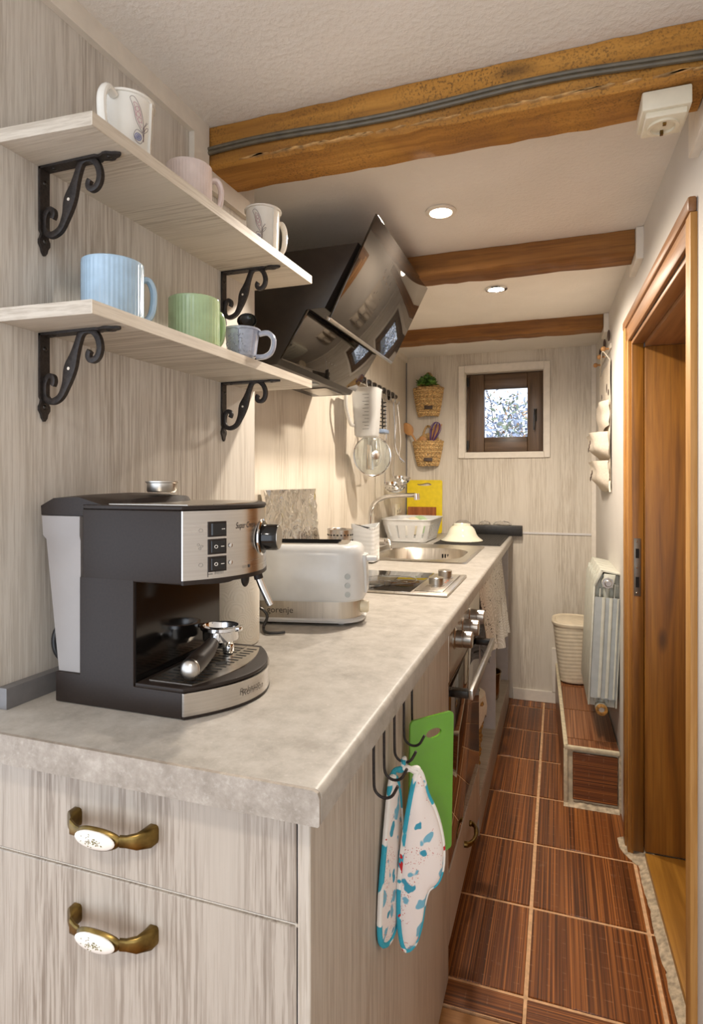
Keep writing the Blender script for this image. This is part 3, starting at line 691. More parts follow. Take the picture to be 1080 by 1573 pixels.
for nm, o_, ox, oy, lab, tx in (('oven_mitt', front_out, -0.229, 0.887, 'printed white and teal oven mitt hanging in front, with red-edged border', 0.905), ('oven_mitt', back_out, -0.2475, 0.873, 'narrower printed oven mitt hanging behind on the left, against the cabinet side', 0.905)):
    first = tx == 0.905 and o_ is front_out
    fn = mitt_fn(ox, oy, 0.77, 0.63) if first else mitt_fn(-0.2425, 0.838, 0.20, 1.75)
    if not first: fn = (lambda f0: (lambda u, v, w_: f0(u, v, w_*0.40)))(fn)
    mt = thing(nm, lab, 'oven mitt', fn(0.03, 0.75, 0), group='oven mitts on the hook')
    so_ = [(p.x, p.y) for p in smooth_path([(p[0], p[1], 0) for p in o_], 3, True)]
    pillow(so_, 0.020 if first else 0.012, fn).obj('pad', m_mitt, mt)
    B().tube([fn(u, v, 0) for u, v in so_], 0.0042, 8, True, flat=None).obj('binding', m_bind, mt)
    top = fn(o_[0][0], o_[0][1], 0); hk = Vector((-0.2255 if first else -0.2262, 0.905, 0.7645))
    pts = [top, top.lerp(hk, 0.4)+Vector((0.006 if first else -0.003, 0, 0)), hk+Vector((0.002 if first else -0.002, 0.003 if first else -0.003, -0.012)), hk+Vector((0, 0.002 if first else -0.003, 0.004)), hk+Vector((0, -0.006, -0.006)), top.lerp(hk, 0.5)+Vector((-0.004, -0.006, 0)), top+Vector((-0.003, -0.002, -0.002))]
    B().tube(smooth_path(pts, 5), 0.0042 if first else 0.0036, 8).obj('loop', m_bind if first else m_teal, mt)

# ------------------------------------------------------------------ oven and its drawer
OY0, OY1 = 1.456, 2.050; OXF = -0.250
ov = thing('oven', 'built-in steel oven with dark mirror glass door under the hob', 'oven', (-0.5, 1.75, 0.25))
B().box(-0.80, OXF-0.024, OY0+0.006, OY1-0.006, 0.254, 0.862).obj('housing', m_darkmetal, ov)
B().box(OXF-0.022, OXF, OY0, OY1, 0.708, 0.862, 0.002).obj('fascia', m_steel_h, ov)
dd = B().box(OXF-0.020, OXF-0.001, OY0+0.001, OY1-0.001, 0.252, 0.702, 0.003).obj('door', m_ovenglass, ov)
B().box(OXF-0.022, OXF-0.004, OY0-0.0145, OY0+0.0005, 0.254, 0.70, 0.001).obj('door_seal', m_black, dd)
for y in (1.533, 1.665, 1.80):
    k_ = B().lathe([(0.027, 0), (0.027, .003), (0.022, .006), (0.0215, .022), (0.0205, .023), (0.0205, .025), (0.0215, .026), (0.0210, .044), (0.019, .046), (0, .046)], (OXF, y, 0.798), (1, 0, 0), 28).obj('knob', m_alu, ov)
    B().box(OXF+0.0003, OXF+0.0008, y-0.0015, y+0.0015, 0.829, 0.836).obj('knob_mark', m_orange, k_)
h_ = B().box(-0.206, -0.194, 1.468, 1.985, 0.668, 0.692, 0.002).obj('handle', m_alu, ov)
for y in (1.478, 1.975):
    B().box(OXF-0.001, -0.2062, y-0.013, y+0.013, 0.671, 0.689, 0.002).obj('handle_bracket', m_darkmetal, h_)
od = thing('low_cabinet', 'shallow whitewashed drawer cabinet below the oven with brass handle', 'cabinet', (-0.4, 1.75, 0.07))
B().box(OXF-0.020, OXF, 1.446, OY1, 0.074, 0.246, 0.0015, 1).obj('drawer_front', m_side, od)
B().box(-0.70, OXF-0.0205, 1.47, OY1-0.01, 0.08, 0.24).obj('tray', m_white_lam, od)
hb = B(); 
hb.tube(smooth_path([(OXF, 1.700, .176), (OXF+.012, 1.704, .176), (OXF+.022, 1.722, .176), (OXF+.026, 1.755, .176), (OXF+.022, 1.788, .176), (OXF+.012, 1.806, .176), (OXF, 1.810, .176)], 4), [0.0085]*4+[0.007]*4+[0.006]*5+[0.007]*4+[0.006]*3+[0.007]*2+[0.0085]*3, 10)
hb.obj('handle', m_brass, [c for c in od.children if c.name.startswith('drawer_front')][0])

# ------------------------------------------------------------------ open cupboard with curtain
oc = thing('open_cupboard', 'open white cupboard under the sink, partly behind a curtain', 'cupboard', (-0.5, 2.7, 0))
B().box(-0.80, -0.256, 2.660, 2.678, 0.122, WB-0.001).obj('divider', m_white_lam, oc)
B().box(-0.80, -0.256, 3.345, 3.363, 0.001, WB-0.001).obj('end_panel', m_white_lam, oc)
B().box(-0.80, -0.256, 2.062, 2.078, 0.122, WB-0.001).obj('start_panel', m_white_lam, oc)
B().box(-0.80, -0.252, 2.060, 3.344, 0.104, 0.121, 0.001, 1).obj('base_shelf', m_shelf, oc)
B().box(-0.264, -0.2515, 2.054, 3.344, 0.001, 0.103).obj('plinth', m_side, oc)
B().box(-0.815, -0.801, 2.06, 3.363, 0.001, WB-0.001).obj('back_panel', m_white_lam, oc)
def curtain(label, y0, y1, z0, out0, seed, n=46, m=12):
    rn = random.Random(seed); b = B(); rows = []
    ph = rn.uniform(0, 6)
    for j in range(m+1):
        tt = j/m; z = WB-0.032+(z0-(WB-0.032))*tt; row = []
        for i in range(n+1):
            u = i/n; y = y0+(y1-y0)*(u*(1-0.0)+0.03*math.sin(9*u+ph)*tt)
            amp = 0.006+0.010*tt; x = -0.262+out0*tt+amp*math.sin(u*2*PI*3.5+ph+0.8*math.sin(3*u+tt))+0.004*math.sin(u*31+2*tt)
            row.append(Vector((x, y, z+0.010*math.sin(u*2*PI*1.3+ph)*tt)))
        rows.append(row)
    b.loft(rows, False, False, False)
    k = len(b.v); back = [(p[0]-0.0015, p[1], p[2]) for p in b.v]; fs = [f[::-1] for f in b.f]; b.add(back, fs)
    t_ = thing('curtain', label, 'curtain', (-0.262, (y0+y1)/2, WB-0.03), group='cupboard curtains')
    b.obj('cloth', m_curtain, t_)
    B().tube([(-0.270, y0-0.01, WB-0.036), (-0.270, y1+0.01, WB-0.036)], 0.0022, 8).obj('curtain_wire', m_white, t_)
    rf = B(); rows = []
    for j in range(3):
        rows.append([Vector((-0.263+0.006*math.sin(i*1.9)*(1+j*.3), y0+(y1-y0)*i/60, WB-0.018-0.016*j)) for i in range(61)])
    rf.loft(rows, False, False, False); rf.obj('ruffle', m_curtain, t_)
    return t_
curtain('nearer grey printed curtain with white swirls beside the oven', 2.085, 2.56, 0.565, 0.022, 1)
curtain('farther cream curtain with dark script print under the worktop end', 2.58, 2.98, 0.500, 0.034, 5)
pt = thing('cooking_pot', 'steel pot standing on the base shelf of the open cupboard', 'pot', (-0.335, 3.03, 0.1215))
B().lathe([(0.0, 0.0), (0.050, 0.0), (0.060, 0.012), (0.070, 0.135), (0.073, 0.137), (0.071, 0.139), (0.067, 0.135), (0.057, 0.015), (0.0, 0.008)], (-0.335, 3.03, 0.1215), n=36).obj('pan', m_amber, pt)
B().tube(smooth_path([(-0.385, 3.08, .235), (-0.405, 3.10, .24), (-0.42, 3.09, .24), (-0.395, 3.06, .235)], 4), 0.004, 8).obj('handle', m_darkmetal, pt)
wbk = thing('straw_basket', 'braided straw basket with white cloth standing behind the oven edge', 'basket', (-0.392, 2.30, 0.1215))
sb = B()
for k in range(10):
    r = 0.100+0.002*k; sb.tube([(-0.392+(r+0.004*math.cos(a*14+k*PI))*math.cos(a), 2.30+(r+0.004*math.cos(a*14+k*PI))*math.sin(a), 0.134+0.026*k) for a in [2*PI*i/56 for i in range(56)]], 0.0125, 8, True)
sb.lathe([(0, 0), (0.10, 0), (0.10, 0.01), (0, 0.01)], (-0.392, 2.30, 0.1218)).obj('weave', m_straw, wbk)
lf = B(); rows = []
for j, (r, z) in enumerate(((0.092, .385), (0.110, .402), (0.130, .392), (0.137, .36), (0.134, .32))):
    rows.append([Vector((-0.392+(r+0.004*math.sin(5*a))*math.cos(a), 2.30+(r+0.004*math.sin(5*a))*math.sin(a), z-(0.045*abs(math.sin(2*a)) if j > 2 else 0))) for a in [2*PI*i/40 for i in range(40)]])
lf.loft(rows, True, False); lf.obj('cloth_liner', m_canvas, wbk)

# ------------------------------------------------------------------ coffee machine (front faces the corridor, +x)
MY0, MY1 = 0.640, 0.850; MC = 0.745
def ax_(y, bulge, x0=-0.444): return x0+bulge*(1-((y-MC)/0.105)**2)
def arcpts(x0, bulge, y0=MY0, y1=MY1, n=18): return [(ax_(y0+(y1-y0)*i/n, bulge, x0), y0+(y1-y0)*i/n) for i in range(n+1)]
def head(xb, x0, bulge): return [(xb, MY0)]+arcpts(x0, bulge)+[(xb, MY1)]
cm = thing('coffee_machine', 'black and steel espresso machine standing on the near end of the worktop', 'coffee machine', (-0.54, 0.745, WZ))
BUL = 0.050
b = B().prism(head(-0.602, -0.446, BUL-0.004), 1.069, 1.163, 'z', 0.003)
b.prism([(-0.647, WZ+0.001), (-0.4455, WZ+0.001), (-0.4455, 0.934), (-0.519, 0.934), (-0.519, 1.072), (-0.606, 1.072), (-0.606, 0.941), (-0.647, 0.941)], MY0, MY1, 'y', 0.0012)
b.prism([(-0.470, MY0+.003)]+arcpts(-0.446, BUL+0.002)[1:-1]+[(-0.470, MY1-.003)], WZ+0.002, 0.9335, 'z')
b.obj('body', m_black, cm)
B().prism([(-0.5185, MY0+0.004), (-0.5175, MY0+0.004), (-0.5175, MY1-0.004), (-0.5185, MY1-0.004)], 0.938, 1.068, 'z').obj('splash_back', m_blackgloss, cm)
B().prism(head(-0.60, -0.4455, BUL-0.001), 1.1630, 1.1685, 'z', 0.0015).obj('top_rim', m_black, cm)
tp = B().prism([(-0.590, MY0+0.012)]+[(ax_(y, BUL-0.016, -0.452), y) for y in [MY0+0.012+0.0155*i*0.8 for i in range(16)]]+[(-0.590, MY1-0.012)], 1.1682, 1.1698, 'z').obj('cup_tray', m_steel_h, cm)
# curved dark ridge of the tank lid reaching over the top
rg = B(); rings = []
for i in range(13):
    tt = i/12; y = MY0+0.004+tt*(MY1-MY0-0.008); x0 = -0.600; x1 = -0.575+0.045*math.sin(tt*PI); hgt = 1.1690+0.010*math.sin(tt*PI)**0.7
    rings.append([Vector((-0.676, y, 1.153)), Vector((-0.677, y, 1.166)), Vector((-0.655, y, 1.1765+0.004*math.sin(tt*PI))), Vector((-0.612, y, 1.1785+0.004*math.sin(tt*PI))), Vector((x1, y, hgt)), Vector((x1+0.004, y, 1.1685)), Vector((-0.603, y, 1.1685)), Vector((-0.603, y, 1.153))])
rg.loft(rings); rg.obj('tank_lid', m_black, cm)
tk = [[Vector((-0.645, MY0+0.004, 0.9415)), Vector((-0.6075, MY0+0.004, 0.9415)), Vector((-0.6075, MY1-0.004, 0.9415)), Vector((-0.645, MY1-0.004, 0.9415))],
      [Vector((-0.666, MY0+0.003, 1.120)), Vector((-0.6072, MY0+0.003, 1.120)), Vector((-0.6072, MY1-0.003, 1.120)), Vector((-0.666, MY1-0.003, 1.120))],
      [Vector((-0.670, MY0+0.001, 1.126)), Vector((-0.6070, MY0+0.001, 1.126)), Vector((-0.6070, MY1-0.001, 1.126)), Vector((-0.670, MY1-0.001, 1.126))],
      [Vector((-0.672, MY0+0.001, 1.1525)), Vector((-0.6068, MY0+0.001, 1.1525)), Vector((-0.6068, MY1-0.001, 1.1525)), Vector((-0.672, MY1-0.001, 1.1525))]]
B().loft(tk).obj('water_tank', m_tank, cm)
# steel front panel wrapped round the arc
def wrap(z0, z1, bulge, off, th=0.0022, y0=MY0, y1=MY1, flap=0.0):
    o_ = arcpts(-0.446+off+th, bulge, y0, y1); i_ = arcpts(-0.446+off, bulge, y0, y1)
    if flap: o_ = [(o_[0][0]-flap, y0-0.0022)]+[(o_[0][0]-0.001, y0-0.0020)]+o_[1:]; i_ = [(i_[0][0]-flap, y0)]+[(i_[0][0]-0.001, y0)]+i_[1:]
    return B().prism(o_+i_[::-1], z0, z1, 'z')
fp = wrap(1.0745, 1.1620, BUL-0.003, 0.0, 0.0022, flap=0.0).obj('front_panel', m_steel, cm)
wrap(1.0690, 1.0745, BUL-0.003, 0.0, 0.0028).obj('lower_rim', m_black, cm)
def face(u, v, off=0.0006, bulge=BUL-0.003, x0=-0.4438):  # u = y along the arc, v = z
    return Vector((ax_(u, bulge, x0)+off, u, v))
def pad(y0, y1, z0, z1, o0, o1, n=5):
    b = B(); rings = []
    for z in (z0, z1):
        pass
    ys_ = [y0+(y1-y0)*i/n for i in range(n+1)]
    poly = [(face(y, 0, o1).x, y) for y in ys_]+[(face(y, 0, o0).x, y) for y in ys_[::-1]]
    return b.prism(poly, z0, z1, 'z')
for k, (z, on) in enumerate(((1.138, True), (1.1155, False), (1.093, False))):
    s_ = pad(0.665, 0.687, z-0.0098, z+0.0098, -0.001, 0.0016).obj('switch', m_black, cm)
    pad(0.668, 0.684, z-0.0075, z+0.0075, 0.001, 0.0040 if on else 0.0028).obj('rocker', m_blackgloss, s_)
    if not on:
        B().tube([face(0.6725+0.0019*math.cos(a), z+0.0019*math.sin(a), 0.0032) for a in [2*PI*i/16 for i in range(16)]], 0.0004, 5, True).obj('legend', m_porc, s_)
    B().tube([face(0.6785, z, 0.0032 if not on else 0.0044), face(0.6825, z, 0.0032 if not on else 0.0044)], 0.0005, 5).obj('legend', m_porc, s_)
for z in (1.1155, 1.093):
    B().lathe([(0.0028, 0), (0.0028, .001), (0.0016, .0016), (0, .0018)], face(0.6935, z), (1, -0.4, 0), 14).obj('indicator', m_chrome, cm)
# engraved legends and lettering
B().tube([face(0.6575+0.0022*math.cos(a), 1.093+0.0022*math.sin(a)) for a in [2*PI*i/16 for i in range(16)]], 0.0002, 4, True).obj('power_symbol', m_legend, cm)
B().tube([face(0.6575+0.002*math.cos(a), 1.137+0.0022*math.sin(a)) for a in [2*PI*i/12 for i in range(12)]], 0.0002, 4, True).obj('brew_symbol', m_legend, cm)
b = B()
for cy, cz in ((0.655, 1.119), (0.6585, 1.117), (0.6565, 1.114)): b.tube([face(cy+0.0013*math.cos(a), cz+0.0013*math.sin(a)) for a in [2*PI*i/10 for i in range(10)]], 0.0002, 4, True)
b.obj('steam_symbol', m_legend, cm)
text_shape('Super Crema', 0.0115, lambda u, v: face(0.702+u*0.62, 1.137+v, 0.0006), shear=0.25).obj('lettering', m_letter, cm)
text_shape('INSERT', 0.0052, lambda u, v: face(0.673+u*0.7, 1.0795+v, 0.0006)).obj('lettering', m_legend, cm)
text_shape('COOL', 0.0045, lambda u, v: face(0.713+u*0.7, 1.083+v, 0.0006)).obj('lettering', m_legend, cm)
B().tube([face(0.665, 1.077), face(0.665, 1.084)], 0.0004, 4).tube([face(0.665, 1.0805), face(0.6705, 1.0805)], 0.0004, 4).obj('arrow_mark', m_letter, cm)
B().box(*(lambda p: (p.x-0.0004, p.x+0.0008, 0.7255, 0.7275, 1.0825, 1.0865))(face(0.7265, 0))).obj('dot_mark', m_letter, cm)
kc = face(0.768, 1.120, -0.0012); kn = Vector((1, 0.20, 0)).normalized()
kb = B().lathe([(0.0235, 0), (0.0235, .003), (0.0185, .004), (0.0185, .022), (0.017, .025), (0.0, .025)], kc, kn, 32).obj('steam_knob', m_blackgloss, cm)
B().lathe([(0.0165, 0), (0.0165, 0.0012), (0, 0.0012)], kc+kn*0.0245, kn, 28).obj('knob_cap', m_alu, kb)
B().lathe([(0.026, 0), (0.026, 0.002), (0.0235, 0.003), (0.0235, 0)], kc, kn, 32).obj('knob_ring', m_chrome, kb)
# steam wand
sw = B().tube(smooth_path([(-0.428, 0.800, 1.070), (-0.4262, 0.802, 1.062), (-0.419, 0.806, 1.040), (-0.409, 0.812, 1.014)], 4), 0.0052, 12).obj('steam_wand', m_chrome, cm)
B().cyl((-0.4265, 0.801, 1.0685), (-0.4235, 0.803, 1.054), 0.0068).obj('wand_collar', m_black, sw)
B().ball((-0.441, 0.793, 1.056), 0.011, 14, (0.5, 0.8, 1.25)).obj('wand_lever', m_black, sw)
# brew group under the head
B().cyl((-0.470, MC, 1.0695), (-0.470, MC, 1.058), 0.034, 0.032, 28).obj('brew_head', m_black, cm)
# drip tray: black rim, steel grate with slots, steel front
rim_o = head(-0.516, -0.444, BUL+0.001)
B().prism(rim_o, 0.934, 0.9395, 'z', 0.0012).obj('drip_tray', m_black, cm)
gr = [(-0.505, MY0+0.014)]+[(ax_(y, BUL-0.020, -0.4475), y) for y in [MY0+0.014+(MY1-MY0-0.028)*i/14 for i in range(15)]]+[(-0.505, MY1-0.014)]
gt = B().prism(gr, 0.9392, 0.9408, 'z').obj('grate', m_steel_h, cm)
slots = B()
for r_ in range(3):
    for i in range(15):
        y = MY0+0.024+i*0.0113; xs0 = -0.499+r_*0.0225; xs1 = xs0+0.017
        if xs1 > ax_(y, BUL-0.024, -0.4495): xs1 = ax_(y, BUL-0.024, -0.4495)
        if xs1-xs0 > 0.004: slots.box(xs0, xs1, y-0.0017, y+0.0017, 0.9405, 0.94105)
slots.lathe([(0.0, 0), (0.008, 0), (0.008, 0.0006), (0, 0.0006)], (-0.4525, 0.745, 0.9407))
o = slots.obj('slots', m_hole, gt); o['kind'] = 'stuff'
wrap(0.9045, 0.9335, BUL+0.002, 0.001, 0.0028).obj('tray_front', m_steel, cm)
wrap(WZ+0.001, 0.9045, BUL+0.003, 0.001, 0.0022).obj('tray_foot', m_black, cm)
text_shape('Rohnson', 0.0125, lambda u, v: face(0.703+u*0.98, 0.9148+v, 0.0042, BUL+0.002), shear=0.1).obj('lettering', m_letter, cm)
B().tube(smooth_path([(-0.648, 0.72, 0.925), (-0.664, 0.69, 0.932), (-0.677, 0.672, 0.955), (-0.680, 0.674, 0.985), (-0.672, 0.70, 1.01), (-0.668, 0.74, 1.02)], 6), 0.0042, 10).obj('power_cord', m_cableblk, cm)
# portafilter lying on the tray
pc = Vector((-0.482, 0.792, 0.952)); hd = Vector((-0.445, 0.658, 0.9595)); dirn = (hd-pc).normalized()
pf = thing('portafilter', 'steel portafilter with black handle lying on the coffee machine tray', 'portafilter', (pc.x, pc.y, 0.941))
B().lathe([(0.0, 0.0), (0.016, 0.0), (0.020, 0.004), (0.0265, 0.010), (0.0270, 0.024), (0.030, 0.0255), (0.030, 0.030), (0.0265, 0.0305), (0.0250, 0.028), (0.0235, 0.012), (0.0, 0.010)], pc, (0, 0, 1), 36).obj('basket', m_chrome, pf)
B().box(pc.x-0.0345, pc.x-0.026, pc.y-0.006, pc.y+0.006, pc.z+0.024, pc.z+0.030, 0.001).obj('lug', m_chrome, pf); B().box(pc.x+0.026, pc.x+0.0345, pc.y-0.006, pc.y+0.006, pc.z+0.024, pc.z+0.030, 0.001).obj('lug', m_chrome, pf)
B().box(pc.x+0.006, pc.x+0.020, pc.y-0.007, pc.y+0.007, 0.9415, pc.z+0.004, 0.003).obj('spout', m_chrome, pf)
hp = pc+Vector((0, 0, 0.012))
B().tube([hp+dirn*0.022, hp+dirn*0.036, hp+dirn*0.046], [0.007, 0.0065, 0.009], 14).obj('neck', m_chrome, pf)
B().tube([hp+dirn*0.044, hp.lerp(hd, 0.5), hp.lerp(hd, 0.8), hd], [0.0095, 0.0120, 0.0135, 0.0135], 18).obj('handle', m_black, pf)
B().ball(hd+dirn*0.001, 0.0135, 20, (1, 0.75, 1)).obj('end_cap', m_alu, pf)
fcup = thing('filter_cup', 'small steel filter cup standing on top of the coffee machine', 'cup', (-0.545, 0.735, 1.1698))
B().lathe([(0, 0), (0.020, 0), (0.0215, .002), (0.0215, .013), (0.0235, .014), (0.0235, .016), (0.0205, .016), (0.0195, .003), (0, .002)], (-0.545, 0.735, 1.1840), n=30).obj('cup', m_alu, fcup)

# ------------------------------------------------------------------ paper roll, toaster, foil screen
pr = thing('paper_roll', 'cream embossed kitchen paper roll standing behind the coffee machine', 'paper roll', (-0.575, 0.985, WZ))
B().lathe([(0.018, 0.0), (0.050, 0.0), (0.052, .003), (0.052, .205), (0.050, .208), (0.018, .208), (0.018, 0.0)], (-0.577, 0.985, WZ+0.0008), n=36).obj('roll', m_paper, pr)
B().lathe([(0.0175, 0.002), (0.019, 0.002), (0.019, .2095), (0.0175, .2095)], (-0.577, 0.985, WZ), n=24).obj('core', m_cream, pr)
ta = math.radians(12)
ts = thing('toaster', 'white toaster with steel base band beside the paper roll', 'toaster', (-0.523, 1.212, WZ), ta)
TL, TD = 0.262, 0.150
def lp(b, name, mat, par=ts): return b.obj(name, mat, par, world=False)
lp(B().loft([rrect(0, 0, TL-.03, TD-.02, .05, .006), rrect(0, 0, TL, TD, .05, .007), rrect(0, 0, TL+.004, TD+.004, .05, .012), rrect(0, 0, TL-.006, TD-.006, .05, .0145)]), 'foot_plate', m_white)
for sx in (-1, 1):
    for sy in (-1, 1): lp(B().cyl((sx*.085, sy*.05, 0.0005), (sx*.085, sy*.05, .007), .007), 'foot', m_white)
lp(B().loft([rrect(0, 0, TL-.012, TD-.012, .047, z) for z in (.0145, .0505)]), 'base_band', m_steel_h)
lp(B().loft([rrect(0, 0, TL-.004, TD-.004, .05, .050), rrect(0, 0, TL+.002, TD+.002, .05, .055), rrect(0, 0, TL, TD, .05, .10), rrect(0, 0, TL-.008, TD-.008, .047, .145), rrect(0, 0, TL-.012, TD-.014, .045, .155), rrect(0, 0, TL-.022, TD-.026, .040, .1625), rrect(0, 0, TL-.04, TD-.046, .030, .1655)]), 'shell', m_white)
tpp = lp(B().loft([rrect(-.005, 0, TL-.06, TD-.062, .022, z) for z in (.1650, .1672)]), 'top_plate', m_steel_h)
for sy in (-.017, .017): lp(B().box(-.085, .075, sy-.011, sy+.011, .1670, .1680, .003), 'bread_slot', m_hole, tpp)
lp(B().box(TL/2-.004, TL/2+.026, -.016, .016, .128, .138, .004), 'lever', m_white)
lp(B().loft([rrect(TL/2, 0, .010, .046, .004, .062), rrect(TL/2, 0, .012, .05, .004, .066), rrect(TL/2-.002, 0, .012, .05, .004, .142)]), 'lever_guide', m_white)
lp(B().lathe([(.013, 0), (.013, .014), (.011, .017), (0, .017)], (TL/2-.008, -.022, .033), (1, 0, 0), 24), 'browning_dial', m_cream)
for k in range(3):
    z = .066+.0185*k
    lp(B().lathe([(.0060, -0.001), (.0060, .0012), (0, .0016)], (TL/2-.030, -.0712, z), (.42, -.9, 0), 14), 'button', m_radrec)
lp(text_shape('gorenje', 0.0185, lambda u, v: Vector((-.070+u, -TD/2+.0056, .025+v))), 'lettering', m_letter)
B().tube(smooth_path([(-0.628, 1.105, .915), (-0.60, 1.075, .925), (-0.570, 1.078, .945), (-0.552, 1.082, .93), (-0.556, 1.074, .908), (-0.535, 1.050, .9042), (-0.505, 1.066, .9042)], 6), 0.003, 8).obj('power_cord', m_darkmetal, ts)
fo = thing('foil_screen', 'crumpled foil-wrapped splash screen leaning on the wall behind the toaster', 'screen', (-0.81, 1.80, WZ))
rn = random.Random(5); b = B(); rows = []
for j in range(19):
    z = WZ+0.001+0.272*j/18; row = []
    for i in range(25):
        y = 1.585+0.395*i/24; row.append(Vector((-0.798-0.020*j/18+rn.uniform(-.0030, .0030), y, z)))
    rows.append(row)
b.loft(rows, False, False, False); k = len(b.v); nv = 25
back = [(p[0]-0.010, p[1], p[2]) for p in b.v]; b.add(back, [f[::-1] for f in b.f]); 
edge = [i for i in range(nv)]+[r*nv+nv-1 for r in range(1, 19)]+[18*nv+i for i in range(nv-2, -1, -1)]+[r*nv for r in range(17, 0, -1)]
b.f += [(edge[i], edge[(i+1) % len(edge)], k+edge[(i+1) % len(edge)], k+edge[i]) for i in range(len(edge))]; b.sm += [True]*len(edge)
b.obj('foil', m_foil, fo, angle=20)

# ------------------------------------------------------------------ hob
hbx = thing('hob', 'small two-zone glass hob with steel frame set in the worktop', 'hob', (-0.48, 1.71, WZ))
HX0, HX1, HY0, HY1 = -0.765, -0.268, 1.535, 1.885
B().box(HX0, HX1, HY0, HY1, WZ+0.0004, WZ+0.0075, 0.003).obj('frame', m_steel_h, hbx)
gl = B().box(HX0+0.006, -0.368, HY0+0.006, HY1-0.006, WZ+0.0065, WZ+0.0088, 0.001).obj('glass', m_glassblk, hbx)
for cx in (-0.47, -0.66):
    B().tube([(cx+0.080*math.cos(a), 1.71+0.080*math.sin(a), WZ+0.0089) for a in [2*PI*i/48 for i in range(48)]], 0.0006, 4, True).obj('zone_ring', m_legend, gl)
B().box(-0.362, -0.285, HY0+0.028, HY1-0.028, WZ+0.0072, WZ+0.0105, 0.002).obj('control_panel', m_steel_h, hbx)
for y in (1.652, 1.790):
    B().lathe([(.024, 0), (.024, .002), (.0205, .003), (.0205, .021), (.019, .0225), (0, .0225)], (-0.320, y, WZ+0.0105), n=32).obj('knob', m_alu, hbx)
for y in (1.705, 1.735): B().box(-0.306, -0.300, y-.004, y+.004, WZ+.0104, WZ+.0108).obj('mark', m_orange, hbx)
# ------------------------------------------------------------------ sink, tap
sk = thing('sink', 'stainless steel inset sink with one oval bowl', 'sink', (-0.53, 2.48, WZ))
BX, BY, BW, BD = -0.530, 2.440, 0.340, 0.400
outer = rrect(-0.535, 2.480, 0.445, 0.610, 0.02, WZ+0.0008, 6); n_ = len(outer)
def bowl(w_, d_, r, z): return rrect(BX, BY, w_, d_, r, z, 6)
rings = [rrect(-0.535, 2.480, 0.440, 0.605, 0.02, WZ+0.0004, 6), outer, rrect(-0.535, 2.480, 0.430, 0.595, 0.018, WZ+0.004, 6), rrect(-0.535, 2.480, 0.41, 0.575, 0.018, WZ+0.0025, 6), bowl(BW+.012, BD+.012, .135, WZ+0.0025), bowl(BW, BD, .13, WZ-0.004), bowl(BW-.03, BD-.03, .12, WZ-0.115), bowl(BW-.07, BD-.07, .10, WZ-0.13), bowl(.1, .1, .05, WZ-0.135)]
B().loft(rings, False, True).obj('basin', m_steel_h, sk)
B().lathe([(.04, 0), (.042, .003), (.03, .003), (.028, -.001), (0, -.001)], (BX, BY, WZ-.1345), n=28).obj('drain', m_chrome, sk)
for k in range(3): B().box(BX+.045+k*.012, BX+.052+k*.012, BY+BD/2-.0085, BY+BD/2-.003, WZ-.040, WZ-.022, .002).obj('overflow_slot', m_hole, sk)
fa = thing('tap', 'chrome mixer tap with long swivel spout behind the sink', 'tap', (-0.785, 2.53, WZ+0.003))
B().lathe([(.027, 0), (.027, .006), (.022, .010), (.021, .055), (.015, .065), (0, .065)], (-0.785, 2.53, WZ+.0008), n=24).obj('base', m_chrome, fa)
B().tube(smooth_path([(-0.785, 2.53, .955), (-0.785, 2.53, 1.03), (-0.779, 2.528, 1.075), (-0.758, 2.524, 1.108), (-0.722, 2.518, 1.127), (-0.68, 2.512, 1.136), (-0.62, 2.503, 1.139), (-0.572, 2.497, 1.140)], 5), 0.0095, 14).obj('spout', m_chrome, fa)
B().cyl((-0.568, 2.4965, 1.147), (-0.566, 2.496, 1.120), .0125, .0125, 18).obj('aerator', m_chrome, fa)
B().cyl((-0.766, 2.53, .935), (-0.716, 2.53, .935), .017, .016, 20).obj('cartridge', m_chrome, fa)
B().tube(smooth_path([(-0.712, 2.53, .937), (-0.700, 2.525, .942), (-0.690, 2.515, .925), (-0.680, 2.50, .906)], 5), [.011]*6+[.008]*6+[.006]*4, 12).obj('lever', m_chrome, fa)

# ------------------------------------------------------------------ cutlery drainer, white holder, dish rack
cx, cy = -0.742, 2.028
cu = thing('cutlery_cylinder', 'perforated steel cutlery cylinder beside the white holder', 'holder', (cx, cy, WZ))
B().lathe([(0, .001), (.045, .001), (.046, .003), (.046, .125), (.048, .127), (.046, .128), (.0445, .126), (.0445, .004), (0, .004)], (cx, cy, WZ), n=40).obj('wall', m_steel, cu)
hs = B()
for k in range(5):
    for i in range(22):
        a = 2*PI*i/22; p = Vector((cx+.0459*math.cos(a), cy+.0459*math.sin(a), WZ+.028+.02*k)); nrm = Vector((math.cos(a), math.sin(a), 0))
        hs.lathe([(0, 0), (.0032, 0), (.0032, .0008), (0, .0008)], p, nrm, 8)
o = hs.obj('holes', m_hole, cu); o['kind'] = 'stuff'
hx, hy = -0.675, 2.118
wh = thing('utensil_holder', 'square white plastic utensil holder with wavy ribs by the sink corner', 'holder', (hx, hy, WZ))
def wavy(z, grow=0): 
    r = rrect(hx, hy, .088+grow, .088+grow, .012, z, 4); c_ = Vector((hx, hy, z)); out_ = []
    for p in r:
        d_ = (p-c_); a = math.atan2(d_.y, d_.x); out_.append(c_+d_*(1+.016*math.sin((z-WZ)*420+2.2*math.sin(a*2))))
    return out_
zz = [WZ+.006+.0045*i for i in range(29)]
top = rrect(hx, hy, .089, .089, .012, WZ+.134, 4); top = [Vector((p.x, p.y, p.z+.010*math.sin(math.atan2(p.y-hy, p.x-hx)*2))) for p in top]
topi = [Vector((hx+(p.x-hx)*.93, hy+(p.y-hy)*.93, p.z)) for p in top]
